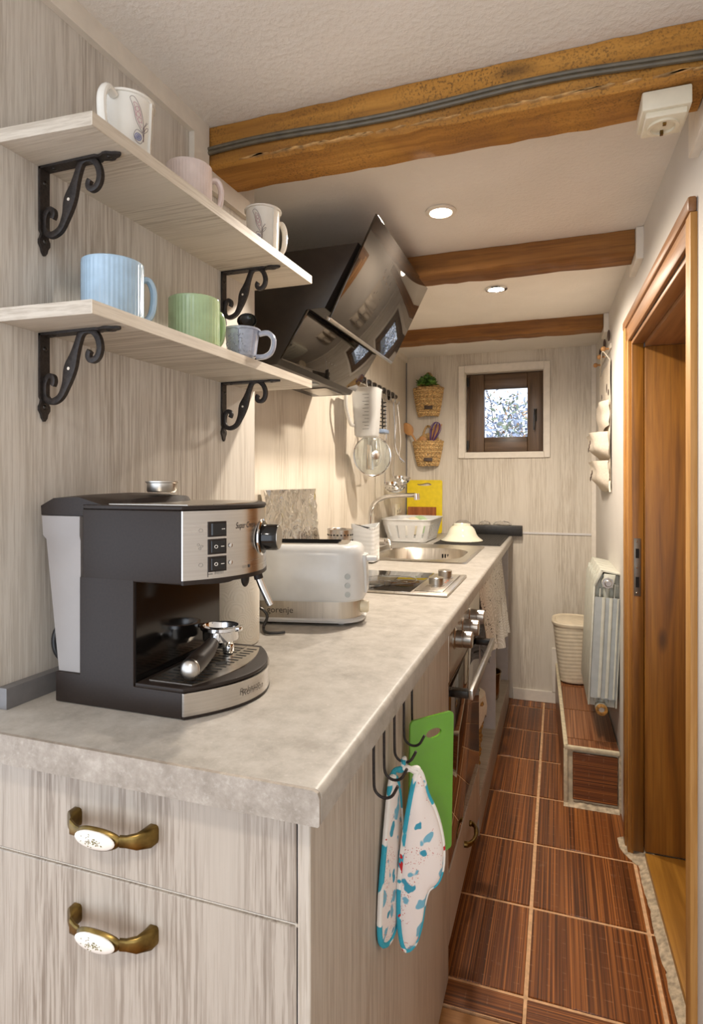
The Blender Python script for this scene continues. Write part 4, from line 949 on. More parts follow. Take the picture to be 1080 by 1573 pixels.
B().loft([wavy(z) for z in zz]+[top, topi, rrect(hx, hy, .078, .078, .012, WZ+.012, 4)]).obj('wall', m_white, wh)
rk = thing('dish_rack', 'white plastic dish rack with slotted sides standing in the far corner', 'dish rack', (-0.700, 2.99, WZ))
RX, RY, RW, RD = -0.700, 3.0, 0.232, 0.36
def rr(gx, z, r=.045): return rrect(RX, RY, RW+gx, RD+gx, r, z, 7)
B().loft([rr(-.05, WZ+.0008, .03), rr(-.035, WZ+.006), rr(-.032, WZ+.022), rr(-.040, WZ+.022), rr(-.045, WZ+.010, .03)], True, True).obj('base', m_white, rk)
B().loft([rr(.004, WZ+.085), rr(.012, WZ+.108), rr(.022, WZ+.112), rr(.020, WZ+.115), rr(.006, WZ+.112), rr(-.004, WZ+.085)], False, False).obj('rim', m_white, rk)
lo_, hi_ = rr(-.034, WZ+.018), rr(.003, WZ+.090)
def side_pt(s, z):
    n_ = len(lo_); s = s*n_; i = int(s) % n_; f_ = s-int(s); k = (z-.018)/.072
    a = lo_[i].lerp(lo_[(i+1) % n_], f_); b_ = hi_[i].lerp(hi_[(i+1) % n_], f_); return a.lerp(b_, k)
per = [0]; 
for i in range(len(lo_)): per.append(per[-1]+(lo_[(i+1) % len(lo_)]-lo_[i]).length)
def at_len(d):
    d %= per[-1]
    for i in range(len(lo_)):
        if d <= per[i+1]: return (i+(d-per[i])/max(1e-6, per[i+1]-per[i]))/len(lo_)
    return 0
nbar = 26
for k in range(nbar):
    s0, s1 = at_len(per[-1]*(k-.38)/nbar), at_len(per[-1]*(k+.38)/nbar); sm = at_len(per[-1]*k/nbar)
    ring = []
    c0 = Vector((RX, RY, 0))
    def q(s, z, o_):
        p = side_pt(s, z); d_ = Vector((p.x-RX, p.y-RY, 0)).normalized(); return p+d_*o_
    B().loft([[q(s0, z, .002), q(sm, z, .002), q(s1, z, .002), q(s1, z, -.002), q(sm, z, -.002), q(s0, z, -.002)] for z in (.018, .05, .088)]).obj('bar', m_white, rk)
for i, (y, mat, lab, r) in enumerate(((2.93, m_whitegl, 'white plate standing at the front of the dish rack', .044), (2.99, m_cream, 'cream plate standing in the middle of the dish rack', .046), (3.06, m_green, 'pale green plate standing at the back of the dish rack', .048))):
    pl = B().lathe([(0, 0), (r*.6, 0), (r, .008), (r, .010), (r*.6, .003), (0, .003)], (RX+.02*(i-1), y, WZ+.024+r), (0, 1, .12), 32).obj('plate', mat)
    tag(pl, lab, 'plate', 'plates in the dish rack')

# ------------------------------------------------------------------ mat, bowl, boards, ledge
mt_ = thing('drip_mat', 'dark ribbed rubber drip mat at the far end of the worktop', 'mat', (-0.41, 3.08, WZ))
B().box(-0.560, -0.250, 2.822, 3.36, WZ+.0006, WZ+.0045, .002).obj('mat', m_mat, mt_)
rb_ = B()
for i in range(44): rb_.box(-0.552, -0.258, 2.832+i*.0121, 2.836+i*.0121, WZ+.004, WZ+.0072)
for i in range(25): rb_.box(-0.552+i*.0121, -0.548+i*.0121, 2.832, 3.352, WZ+.004, WZ+.0066)
o = rb_.obj('ribs', m_mat, mt_); o['kind'] = 'stuff'
bw = tag(B().lathe([(.101, 0), (.103, .003), (.094, .009), (.080, .020), (.072, .032), (.067, .046), (.060, .060), (.050, .070), (.042, .074), (.041, .083), (.037, .083), (.035, .077), (0, .076)], (-0.447, 2.965, WZ+.0074), n=44).obj('bowl', m_bowl), 'cream ceramic bowl lying upside down on the drip mat', 'bowl')
yb = thing('yellow_chopping_board', 'yellow plastic chopping board standing against the end wall', 'board', (-0.728, YE-.02, WZ))
def flat_y(y0, tilt=0.0):
    return lambda u, v, w_: Vector((u, y0+w_+tilt*(v-WZ), v))
yo = [(p.x, p.y) for p in rrect(-0.728, (WZ+1.206)/2+.0005, .206, 1.206-WZ-.001, .012, 0)]
ho = [(-0.728+.042*math.cos(a), 1.180+(.008 if math.sin(a) < 0 else .007)*math.sin(a)+(.0035*math.cos(3*a+PI) if math.sin(a) > 0 else 0)) for a in [2*PI*i/30 for i in range(30)]]
B().bm(plate_with_hole(yo, ho, flat_y(YE-.022, .035), .007)).obj('board', m_yellow, yb)
wd = thing('wooden_chopping_board', 'small slatted wooden board standing before the yellow one', 'board', (-0.735, YE-.045, WZ))
for k in range(8): B().box(-0.818+k*.0205, -0.798+k*.0205, YE-.052, YE-.036, WZ+.0008, 1.052, .001, 1).obj('slat', m_boardwood, wd)
ld = tag(B().box(-0.56, -0.183, YE-.050, YE-.001, WZ+.0008, .956, .003).obj('ledge', m_ledge), 'anthracite ledge strip against the end wall behind the drip mat', 'ledge')
for k, (x, s, lab) in enumerate(((-0.505, .075, 'clear film-wrapped packet lying leftmost on the dark ledge'), (-0.385, .055, 'clear film-wrapped packet lying in the middle on the dark ledge'), (-0.290, .085, 'clear film-wrapped packet lying rightmost on the dark ledge'))):
    rn = random.Random(k+2); b = B(); rows = []
    for i in range(11):
        u = -1+2*i/10; r = .011*math.sqrt(max(.03, 1-u*u)); rows.append([Vector((x+u*s/1.7, YE-.026+(r*1.3+rn.uniform(-.003, .003))*math.cos(a), .9575+r+.002+(r+rn.uniform(-.002, .002))*math.sin(a))) for a in [2*PI*q_/9 for q_ in range(9)]])
    b.loft(rows)
    zmin = min(p[2] for p in b.v); b.map(lambda p: Vector((p.x, p.y, p.z-zmin+.9565)))
    tag(b.obj('film_packet', m_film, angle=15), lab, 'packet', 'wrapped packets on the ledge')
sc = thing('wall_socket', 'cream double socket low on the left wall by the far corner', 'socket', (XF, 3.20, 1.03))
B().box(XF+.0005, XF+.012, 3.155, 3.245, .995, 1.075, .003).obj('plate', m_socket, sc)
for y in (3.178, 3.222):
    B().lathe([(.017, 0), (.017, .003), (.014, .003), (.013, .0005), (0, .0005)], (XF+.0118, y, 1.037), (1, 0, 0), 20).obj('outlet', m_socket, sc)
for y in (3.178, 3.222): B().box(XF+.012, XF+.0135, y-.003, y+.003, 1.030, 1.044).obj('contact', m_hole, sc)

# ------------------------------------------------------------------ shelves and brackets
def shelf_front(y): return -0.5755+0.0385*y
SH = {}
for nm, z, lab in (('upper', 1.646, 'upper whitewashed wall shelf holding the two butterfly mugs'), ('lower', 1.410, 'lower whitewashed wall shelf holding the blue and green mugs')):
    o = B().prism([(xw(.594)-.001, 0.594), (xw(1.252)-.001, 1.252), (shelf_front(1.252), 1.252), (shelf_front(.603), .603)], z, z+0.018, 'z').obj('wall_shelf', m_shelf)
    tag(o, lab, 'shelf', 'wall shelves'); SH[nm] = o
    B().prism([(shelf_front(.603), .603), (shelf_front(1.252), 1.252), (shelf_front(1.252)+.0012, 1.252), (shelf_front(.603)+.0012, .603)], z+.0004, z+.0176, 'z').obj('edge_band', m_edge, o)
def bracket(y, ztop, label):
    x0 = xw(y)+0.0007; ang = math.atan(0.038)
    W = lambda a, d, n_=0.0: Vector((x0+a, y+n_, ztop-d))         # a out from wall, d down, n_ sideways
    t_ = thing('shelf_bracket', label, 'bracket', (x0, y, ztop), group='scroll shelf brackets')
    hw = 0.0085
    arm = [(-hw, 0), (hw, 0), (hw, .098), (.006, .102), (.0075, .108), (.0095, .112), (.0095, .118), (.006, .124), (.0045, .130), (.001, .135), (-.001, .135), (-.0045, .130), (-.006, .124), (-.0095, .118), (-.0095, .112), (-.0075, .108), (-.006, .102), (-hw, .098)]
    b = B().prism([(p[1], p[0]) for p in arm], 0.0006, .0040, 'z').map(lambda p: W(p.x, p.z, p.y)); b.obj('shelf_plate', m_iron, t_)
    arm2 = [(p[0], p[1]*.92) for p in arm]
    B().prism([(p[1], p[0]) for p in arm2], 0.0, .0036, 'z').map(lambda p: W(p.z, p.x+.001, p.y)).obj('wall_plate', m_iron, t_)
    Z0 = [(590,330),(578,350),(578,378),(600,395),(640,380),(668,340),(675,285),(655,225),(610,190),(560,190),(515,220),(485,290),(450,390),(415,480),(385,580),(340,675),(290,720),(235,738),(195,715),(182,665),(195,600),(225,560),(258,560),(268,590),(255,620)]
    pts = [((x-165)/655*.13, (yy-(265-.2*(x-165)))/600*.12) for x, yy in Z0]
    pts = [(max(a, .004)-.001*(0), d) for a, d in pts]
    P = smooth_path([W(a, d) for a, d in pts], 4); n_ = len(P)
    rad = []
    for i in range(n_):
        u = i/(n_-1); k = .0048+.0050*math.exp(-((u-.54)/.045)**2)-.0012*abs(2*u-1); rad.append(k)
    b = B(); rings = []
    for i, p in enumerate(P):
        a = P[max(0, i-1)]; c_ = P[min(n_-1, i+1)]; tt = (c_-a).normalized(); nn = Vector((0, 1, 0)).cross(tt); r = rad[i]; h_ = .0032
        rings.append([p+nn*r+Vector((0, h_, 0)), p+nn*r*.6+Vector((0, h_+.0008, 0)), p-nn*r*.6+Vector((0, h_+.0008, 0)), p-nn*r+Vector((0, h_, 0)), p-nn*r-Vector((0, h_, 0)), p-nn*r*.6-Vector((0, h_+.0008, 0)), p+nn*r*.6-Vector((0, h_+.0008, 0)), p+nn*r-Vector((0, h_, 0))])
    b.loft(rings); b.obj('scroll', m_iron, t_)
    c_ = P[int(n_*.54)]
    B().cyl(c_-Vector((0, .0046, 0)), c_+Vector((0, .0046, 0)), .0022, n=12).obj('rivet_hole', m_white_trim, t_)
    for a, d, ax in ((.020, .0040, 'd'), (.116, .0040, 'd'), (.0036, .022, 'a'), (.0036, .105, 'a')):
        c_ = W(a, d, 0.0); B().ball(c_, .0036, 10, (.5, 1, 1) if ax == 'a' else (1, 1, .5)).obj('screw', m_darkmetal, t_)
bracket(0.665, 1.646, 'black scroll bracket under the upper shelf at its near left end')
bracket(1.122, 1.646, 'black scroll bracket under the upper shelf at its far end')
bracket(0.665, 1.410, 'black scroll bracket under the lower shelf at its near left end')
bracket(1.122, 1.410, 'black scroll bracket under the lower shelf at its far end')

# ------------------------------------------------------------------ mugs
def mug(label, x, y, z, r, h, mat, ha, ribs=0, taper=0.0, hh=None, hw=0.021, grp='mugs on the wall shelves', name='mug'):
    t_ = thing(name, label, 'mug', (x, y, z+.0004), ha, grp)
    n_ = ribs*4 if ribs else 40; rb_ = r*(1-taper)
    prof = [(0, .001), (rb_*.80, .001), (rb_*.82, .0), (rb_*.93, .002), (rb_, .009), (rb_+(r-rb_)*.4, h*.4), (r, h-.006)]
    b = B(); rings = []
    for k, (q, zz_) in enumerate(prof):
        rings.append([Vector(((q*(1-.020*(0.5+.5*math.cos(ribs*a)) if ribs and 3 < k else q))*math.cos(a), (q*(1-.020*(0.5+.5*math.cos(ribs*a))) if ribs and 3 < k else q)*math.sin(a), zz_)) for a in [2*PI*i/n_ for i in range(n_)]])
    for q, zz_ in ((r, h-.004), (r, h-.001), (r-.0012, h), (r-.0026, h-.001), (r-.0034, h-.006), (rb_-.004, .010), (rb_*.7, .005), (0.0, .005)):
        rings.append([Vector((q*math.cos(a), q*math.sin(a), zz_)) for a in [2*PI*i/n_ for i in range(n_)]])
    b.loft(rings); b.obj('cup', mat, t_, world=False)
    hh = hh or h*.62; zc = h*.52
    pts = [(r-.003, 0, zc+hh/2), (r+hw*.55, 0, zc+hh/2+.002), (r+hw, 0, zc+hh*.30), (r+hw*1.02, 0, zc-hh*.05), (r+hw*.8, 0, zc-hh*.35), (r+hw*.35, 0, zc-hh*.52), (rb_-.003, 0, zc-hh*.56)]
    B().tube(smooth_path(pts, 5), .0052, 10, flat=((0, 1, 0), 1.35)).obj('handle', mat, t_, world=False)
    return t_
def butterfly(t_, r, h, a0, s=1.0):
    """butterfly print wrapped on the mug wall; a0 = angle of its body"""
    def P(u, v): a = a0+u*s/r; q = r+.0005; return Vector((q*math.cos(a), q*math.sin(a), v*s+h*.34))
    def line(pts, mat, nm, w_=.00034): B().tube(smooth_path([P(*p) for p in pts], 4), w_, 5).obj(nm, mat, t_, world=False)
    line([(-.001, .004), (-.010, .018), (-.014, .036), (-.018, .047), (-.012, .049), (-.004, .036), (.000, .018), (-.001, .004)], m_ink, 'print_wing')
    line([(-.003, .010), (-.010, .024), (-.012, .036), (-.013, .042), (-.008, .040), (-.004, .030), (-.002, .016)], m_inkpink, 'print_loop', .0004)
    for k, (u, v) in enumerate(((-.0085, .034), (-.0072, .027), (-.005, .020))):
        line([(u+.0028*math.cos(a), v+.0032*math.sin(a)) for a in [2*PI*i/8 for i in range(9)]], m_inkpink, 'print_loop')
    line([(-.001, .003), (-.009, .006), (-.013, -.002), (-.010, -.010), (-.004, -.012), (.000, -.004), (-.001, .003)], m_ink, 'print_wing')
    for rr_ in (.0045, .0026, .0010): line([(-.0072+rr_*math.cos(a), -.0035+rr_*1.05*math.sin(a)) for a in [2*PI*i/8 for i in range(9)]], m_inkblue, 'print_spot', .0005)
    line([(.000, -.008), (.0005, .002), (.001, .012)], m_ink, 'print_body', .0006)
    for q in (.006, .009): line([(.001, .012), (.001+q*.3, .016), (.001+q*.7, .021)], m_ink, 'print_feeler', .0003)
    line([(.001, .004), (.006, .009), (.008, .014), (.004, .012), (.001, .006)], m_ink, 'print_wing')
    line([(-.014, -.016), (-.008, -.021), (-.002, -.020), (.004, -.024), (.010, -.023)], m_ink, 'print_stroke', .0004)
U, L = 1.664, 1.428
m1 = mug('white butterfly mug at the near end of the upper shelf, handle facing forward', -0.600, 0.730, U, .0385, .094, m_whitegl, math.radians(-84), taper=.10, hh=.070, hw=.024)
butterfly(m1, .0372, .094, math.radians(84-19), 1.05)
mug('pale pink ribbed mug on the upper shelf, mostly hidden by its edge', -0.606, 0.893, U, .0390, .080, m_pink, math.radians(48), 44, hw=.017)
m3 = mug('white butterfly mug at the far end of the upper shelf', -0.580, 1.118, U, .0385, .097, m_whitegl, math.radians(62), taper=.06, hw=.017)
butterfly(m3, .0380, .097, math.radians(-66-62), 1.05)
mug('light blue ribbed mug at the near left end of the lower shelf', -0.627, 0.728, L, .0440, .095, m_blue, math.radians(58), 42, hw=.017)
mug('pale green ribbed mug in the middle of the lower shelf', -0.604, 0.905, L, .0440, .089, m_green, math.radians(68), 42, hw=.016)
gc = mug('small grey blue embossed cup at the far end of the lower shelf', -0.573, 1.018, L, .0360, .062, m_greyblue, math.radians(18), taper=.14, hh=.042, hw=.024, name='cup', grp='mugs on the wall shelves')
dots_ = B(); rn = random.Random(9)
for k in range(46):
    a = rn.uniform(-2.4, -.9)-math.radians(0); zz_ = rn.uniform(.012, .048); q = .0315+.0045*(zz_/.062)
    dots_.ball((q*math.cos(a), q*math.sin(a), zz_), .0014, 6)
o = dots_.obj('embossing', m_greyblue, gc, world=False); o['kind'] = 'stuff'
sp2 = thing('black_spoon', 'black spoon standing in the grey blue cup, bowl upwards', 'spoon', (-0.575, 1.02, L+.006))
B().tube([(-0.573, 1.006, L+.0075), (-0.574, 1.028, 1.478), (-0.575, 1.040, 1.492)], .0026, 8).obj('stem', m_blackgloss, sp2)
bs = B(); rings = []
for zz_, q in ((0, .006), (.004, .013), (.010, .0185), (.014, .0195)): rings.append([Vector((q*math.cos(a), q*math.sin(a), zz_)) for a in [2*PI*i/20 for i in range(20)]])
for zz_, q in ((.0135, .018), (.010, .0165), (.006, .011), (.004, .003)): rings.append([Vector((q*math.cos(a), q*math.sin(a), zz_)) for a in [2*PI*i/20 for i in range(20)]])
bs.loft(rings); bs.xf(Matrix.Translation((-0.581, 1.054, 1.508)) @ Matrix.Rotation(math.radians(62), 4, Vector((1, .45, 0)))); bs.obj('bowl', m_blackgloss, sp2)

# ------------------------------------------------------------------ extractor hood
hd_ = thing('extractor_hood', 'slanted black glass extractor hood on the left wall over the hob', 'hood', (XF, 1.71, 1.505))
Y0, Y1 = 1.41, 2.01
body = [(XF+.001, 1.505), (-0.690, 1.505), (-0.694, 1.515), (-0.600, 1.640), (-0.545, 1.625), (-0.452, 1.795), (XF+.001, 1.795)]
body = [(XF+.001, 1.505), (-0.694, 1.505), (-0.612, 1.640), (-0.560, 1.640), (-0.470, 1.795), (XF+.001, 1.795)]
B().prism(body, Y0+.006, Y1-.006, 'y', 0.001).obj('body', m_hoodside, hd_)
def panel(a, b_, y0, y1, th):
    a = Vector((a[0], 0, a[1])); b_ = Vector((b_[0], 0, b_[1])); d = (b_-a).normalized(); nn = Vector((d.z, 0, -d.x))
    return B().prism([(a.x, a.z), (b_.x, b_.z), (b_.x-nn.x*th, b_.z-nn.z*th), (a.x-nn.x*th, a.z-nn.z*th)], y0, y1, 'y', 0.0012)
up = panel((-0.541, 1.612), (-0.418, 1.855), Y0, Y1, .006).obj('upper_panel', m_hoodglass, hd_)
lp_ = panel((-0.678, 1.516), (-0.600, 1.637), Y0, Y1, .006).obj('lower_panel', m_hoodglass, hd_)
panel((-0.547, 1.604), (-0.541, 1.6115), Y0, Y1, .012).obj('panel_rail', m_alu, up)
for k in range(4):
    B().box(-0.6525+.0004, -0.6515, 1.66+.022*k, 1.667+.022*k, 1.556, 1.5575).obj('touch_key', m_legend, lp_)
B().lathe([(0, -.001), (.030, -.001), (.032, -.003), (.034, -.002), (.034, 0.001), (0, .001)], (-0.742, 1.735, 1.5045), (0, 0, 1), 28).obj('lamp_cover', m_radrec, hd_)
B().box(-0.80, -0.715, 1.82, 1.97, 1.502, 1.5048, .001).obj('grease_filter', m_alu, hd_)
tag(B().tube(smooth_path([(-0.828, 1.44, 1.804), (-0.80, 1.45, 1.83), (-0.77, 1.47, 1.85), (-0.745, 1.50, 1.84), (-0.735, 1.54, 1.804), (-0.70, 1.57, 1.804)], 5), .004, 8).obj('hood_cable', m_cream), 'pale loose cable lying in a loop on top of the extractor hood', 'cable')

# ------------------------------------------------------------------ utensil rail
RXx = -0.806; RZ = 1.642
ur = thing('utensil_rail', 'dark metal utensil rail with hooks on the left wall beyond the hood', 'rail', (XF, 2.68, RZ))
B().cyl((RXx, 2.20, RZ), (RXx, 3.05, RZ), .0115, n=18).obj('bar', m_darkmetal, ur)
for y in (2.215, 3.03):
    B().cyl((XF+.0005, y, RZ), (RXx, y, RZ), .0105, n=14).lathe([(.02, 0), (.02, .004), (.0, .006)], (XF+.0005, y, RZ), (1, 0, 0), 18).obj('mount', m_darkmetal, ur)
hy_ = [2.27, 2.33, 2.50, 2.58, 2.66, 2.74, 2.82, 2.90, 2.98]
HK = RXx+.019
for i, y in enumerate(hy_):
    b = B().tube([(RXx+.0145*math.cos(a), y, RZ+.0145*math.sin(a)) for a in [PI*1.0-PI*1.15*k/10 for k in range(11)]]+[(HK-.002, y, RZ-.03), (HK+.000, y, RZ-.044), (HK+.008, y, RZ-.052), (HK+.017, y, RZ-.046), (HK+.019, y, RZ-.036)], .0026, 8)
    b.obj('hook', m_darkmetal if i < 2 else m_alu, ur)
    B().cyl((RXx, y-.012, RZ), (RXx, y+.012, RZ), .0135, n=16).obj('ring', m_black, ur)
HZ = RZ-.050; HXo = HK+.008
# measuring jug, translucent, hung by its rim
jg = thing('measuring_jug', 'translucent plastic measuring jug hanging nearest on the utensil rail', 'jug', (HXo, 2.30, 1.46))
jr = B(); jx, jy = HXo+.052, 2.300
def jring(z, w_, d_): return rrect(jx, jy, w_, d_, min(w_, d_)*.30, z, 5)
jr.loft([jring(1.378, .078, .088), jring(1.384, .086, .096), jring(1.565, .106, .122), jring(1.570, .112, .128), jring(1.570, .106, .122), jring(1.563, .102, .118), jring(1.390, .082, .092), jring(1.386, .074, .084)]); jr.obj('vessel', m_clear, jg)
sb = B()
for k in range(11):
    z = 1.405+.0135*k; g_ = (z-1.384)/.181; xx = jx+(.086+.020*g_)/2*.40; yy = jy-(.096+.026*g_)/2-.0006
    B().box(xx-(.012 if k % 2 else .02), xx+.006, yy-.0005, yy+.0003, z, z+.0012).obj('scale_mark', m_letter, jg)
B().tube(smooth_path([(jx-.035, jy-.066, 1.558), (jx-.050, jy-.10, 1.55), (jx-.052, jy-.105, 1.49), (jx-.046, jy-.072, 1.43), (jx-.038, jy-.054, 1.42)], 4), .0075, 8).obj('jug_handle', m_clear, jg)
# slotted turner with dark wires
gt_ = thing('slotted_turner', 'dark slotted turner with grey grip hanging behind the measuring jug', 'turner', (HXo, 2.50, HZ))
x, y = HXo-.002, 2.50
B().tube([(x, y, HZ+.002), (x, y, HZ-.02), (x, y, HZ-.17)], [.006, .008, .009], 10).obj('grip', m_darkmetal, gt_)
B().tube([(x, y, HZ-.165), (x, y, HZ-.235)], .004, 8).obj('stem', m_chrome, gt_)
B().tube([(x, y-.038, HZ-.235), (x, y+.038, HZ-.235), (x+.004, y+.042, HZ-.34), (x+.004, y-.042, HZ-.34)], .003, 8, True).obj('blade_frame', m_chrome, gt_)
for k in range(5): B().tube([(x+.001, y-.028+.014*k, HZ-.235), (x+.004, y-.030+.015*k, HZ-.34)], .002, 6).obj('blade_bar', m_chrome, gt_)
# wire grater with horizontal bars
wg = thing('wire_slicer', 'dark wire slicer with horizontal bars and grey-blue base hanging on the rail', 'slicer', (HXo, 2.66, HZ))
y = 2.66
B().tube([(HXo, y, HZ+.002), (HXo, y-.045, HZ-.012), (HXo, y-.05, HZ-.15), (HXo, y+.05, HZ-.15), (HXo, y+.045, HZ-.012)], .004, 8, True).obj('frame', m_darkmetal, wg)
for k in range(7): B().tube([(HXo, y-.048, HZ-.030-.018*k), (HXo+.03, y, HZ-.030-.018*k), (HXo, y+.048, HZ-.030-.018*k)], .0026, 6).obj('wire', m_darkmetal, wg)
B().box(HXo-.008, HXo+.035, y-.04, y+.04, HZ-.172, HZ-.154, .004).obj('base', plain('grey_blue_plastic', (130, 146, 170), 0.4), wg)
# glass pot lid
lidp = thing('pot_lid', 'round glass pot lid with steel rim hanging below the measuring jug', 'lid', (HXo+.03, 2.42, 1.30)); lc = Vector((HXo+.045, 2.40, 1.305)); ln = Vector((.62, -.78, .05)).normalized()
LR = .083
B().lathe([(LR-.002, -.001), (LR-.02, .007), (LR-.05, .013), (.012, .016), (.0, .016), (.0, .0135), (.012, .0135), (LR-.05, .0105), (LR-.02, .0045), (LR-.002, -.003)], lc, ln, 44).obj('glass', m_lidglass, lidp)
u = ln.orthogonal().normalized(); v = ln.cross(u)
B().tube([lc+(u*math.cos(a)+v*math.sin(a))*LR for a in [2*PI*i/48 for i in range(48)]], .0036, 8, True).obj('rim', m_chrome, lidp)
B().lathe([(.006, .0162), (.008, .022), (.018, .030), (.019, .036), (.012, .040), (0, .040)], lc, ln, 20).obj('knob', m_alu, lidp)
ctr = lc+Vector((0, 0, LR)); B().tube(smooth_path([lc+Vector((0, 0, LR-.002)), lc+Vector((-.012, .03, LR+.03)), Vector((HXo, 2.58, HZ-.02)), Vector((HXo, 2.58, HZ+.002))], 5), .0018, 6).obj('hanging_wire', m_chrome, lidp)
# ladles, spoon and tongs
def ladle(nm, label, y, ln_, r, holes, off):
    t_ = thing(nm, label, 'ladle', (HXo, y, HZ), group='ladles on the utensil rail')
    zb = HZ-ln_
    B().tube(smooth_path([(HXo, y, HZ+.003), (HXo+.003, y, HZ-.06), (HXo+.006, y, HZ-.15), (HXo+.002, y, zb+.06), (HXo, y, zb+.01)], 4), [.0065]*5+[.0075]*5+[.006]*5+[.005]*2, 10, flat=((1, 0, 0), .6)).obj('stem', m_chrome, t_)
    b = B(); c_ = Vector((HXo+r*.92+off, y, zb+.010)); axd = Vector((.10, -.16, 1)).normalized()
    prof = [(r*math.cos(a), -r*.82*math.sin(a)) for a in [PI/2*(1-i/8) for i in range(9)]]
    prof = [(max(.0005, p[0]), p[1]) for p in prof]; inn = [(max(.0005, p[0]-.002), p[1]+.002) for p in prof[::-1]]
    b.lathe(prof+[(r+.001, .001)]+inn, c_, axd, 32); b.obj('bowl', m_chrome, t_)
    if holes:
        h_ = B()
        for k in range(3):
            for i in range(10):
                e = math.radians(25+18*k); a = 2*PI*i/10; d_ = Vector((math.cos(e)*math.cos(a), math.cos(e)*math.sin(a), -math.sin(e)*.82)); p = c_+d_*(r+.0002); h_.lathe([(0, 0), (.0022, 0), (.0022, .0006), (0, .0006)], p, d_, 8)
        o = h_.obj('holes', m_hole, t_); o['kind'] = 'stuff'
ladle('ladle', 'upper steel ladle hanging at the far end of the rail', 2.90, .385, .046, False, 0)
ladle('skimmer_ladle', 'lower perforated steel ladle hanging on the rail', 2.74, .415, .052, True, .004)
wk_ = thing('wire_whisk', 'silver wire whisk hanging behind the glass lid', 'whisk', (HXo, 2.58, HZ)); y = 2.585
B().tube([(HXo-.008, y+.012, HZ-.01), (HXo-.008, y+.012, HZ-.15)], .008, 10).obj('grip', m_chrome, wk_)
for k in range(6):
    a = PI*k/6; d_ = Vector((math.cos(a), math.sin(a), 0)); c_ = Vector((HXo-.002, y+.012, HZ-.15))
    pts = [c_+d_*.004, c_+d_*.020-Vector((0, 0, .07)), c_+d_*.030-Vector((0, 0, .13)), c_+d_*.018-Vector((0, 0, .165)), c_-Vector((0, 0, .175)), c_-d_*.018-Vector((0, 0, .165)), c_-d_*.030-Vector((0, 0, .13)), c_-d_*.020-Vector((0, 0, .07)), c_-d_*.004]
    B().tube(smooth_path(pts, 3), .0013, 6).obj('wire', m_chrome, wk_)
tg = thing('serving_tongs', 'long steel spatula tongs hanging farthest right on the rail', 'tongs', (HXo, 2.98, HZ)); y = 2.98
for s_ in (-1, 1):
    B().tube(smooth_path([(HXo+.002, y, HZ+.004), (HXo+.004+.006*s_, y+.012*s_, HZ-.10), (HXo+.004+.010*s_, y+.020*s_, HZ-.20), (HXo+.010, y+.006*s_, HZ-.265), (HXo+.030, y+.028*s_, HZ-.295)], 5), .0048, 8, flat=((1, 0, 0), .5)).obj('arm', m_chrome, tg)

# ------------------------------------------------------------------ wall baskets on the end wall
def wicker_basket(label, cx, zt, zb, rw, tagz):
    t_ = thing('wall_basket', label, 'basket', (cx, YE-.001, zb), group='seagrass wall baskets')
    rows = 13; H_ = zt-zb
    def prof(k): u = k/(rows-1); return rw*(.66+.34*u**.8)
    core = B(); rings = []
    for k in range(rows):
        r = prof(k)-.004; z = zb+.006+(H_-.012)*k/(rows-1)
        rings.append([Vector((cx+r*math.cos(a), YE-.004-max(0, r*.86*math.sin(a))-.002, z)) for a in [PI*i/20 for i in range(21)]])
    rings2 = [[p+Vector(((cx-p.x)*.06, (YE-.004-p.y)*.06+.001, 0)) for p in r_] for r_ in rings[::-1]]
    core.loft(rings+rings2, True, True); core.obj('lining', m_wicker, t_)
    wv_ = [B(), B()]
    for k in range(rows):
        r = prof(k); z = zb+.006+(H_-.012)*k/(rows-1); nseg = 44; pts = []
        for i in range(nseg+1):
            a = PI*i/nseg; q = r+.0032*math.cos(i*PI/2+k*PI); pts.append((cx+q*math.cos(a), YE-.006-q*.86*math.sin(a), z+.0015*math.sin(i*PI/2)))
        wv_[k % 2].tube(pts, H_/rows*.62, 7)
    for q_ in wv_: q_.obj('weave', m_wicker if q_ is wv_[0] else m_wicker2, t_)
    # loop handle at the wall and folded-up back
    hh = [(cx-.030, YE-.010, zt-.01), (cx-.027, YE-.010, zt+.045), (cx-.010, YE-.010, zt+.082), (cx+.010, YE-.010, zt+.082), (cx+.027, YE-.010, zt+.045), (cx+.030, YE-.010, zt-.01)]
    B().tube(smooth_path(hh, 5), .0062, 8).obj('handle', m_wicker, t_)
    bk = B()
    for k in range(4): bk.tube([(cx-rw*(.92-.16*k), YE-.009, zt+.010*k), (cx, YE-.013, zt+.012*k+.004), (cx+rw*(.92-.16*k), YE-.009, zt+.010*k)], .0075, 7)
    bk.obj('back_rim', m_wicker2, t_)
    B().cyl((cx, YE-.001, zt+.085), (cx, YE-.022, zt+.087), .0035, n=10).obj('nail', m_brass, t_)
    g = B().box(-.024, .024, -.0015, .0015, -.010, .010, .001).xf(Matrix.Translation((cx+.012, YE-.008-rw*.70*.86-.014, tagz)) @ Matrix.Rotation(math.radians(-10), 4, 'X') @ Matrix.Rotation(math.radians(6), 4, 'Z')).obj('name_tag', m_tagbrown, t_)
    return t_
wicker_basket('upper seagrass basket with a green succulent on the end wall', -0.705, 1.735, 1.572, .082, 1.618)
wicker_basket('lower seagrass basket with wooden spoons on the end wall', -0.707, 1.430, 1.286, .083, 1.322)
pl = thing('succulent_plant', 'green leafy succulent sitting in the upper wall basket', 'plant', (-0.705, YE-.05, 1.70))
rn = random.Random(2); lb = [B(), B()]
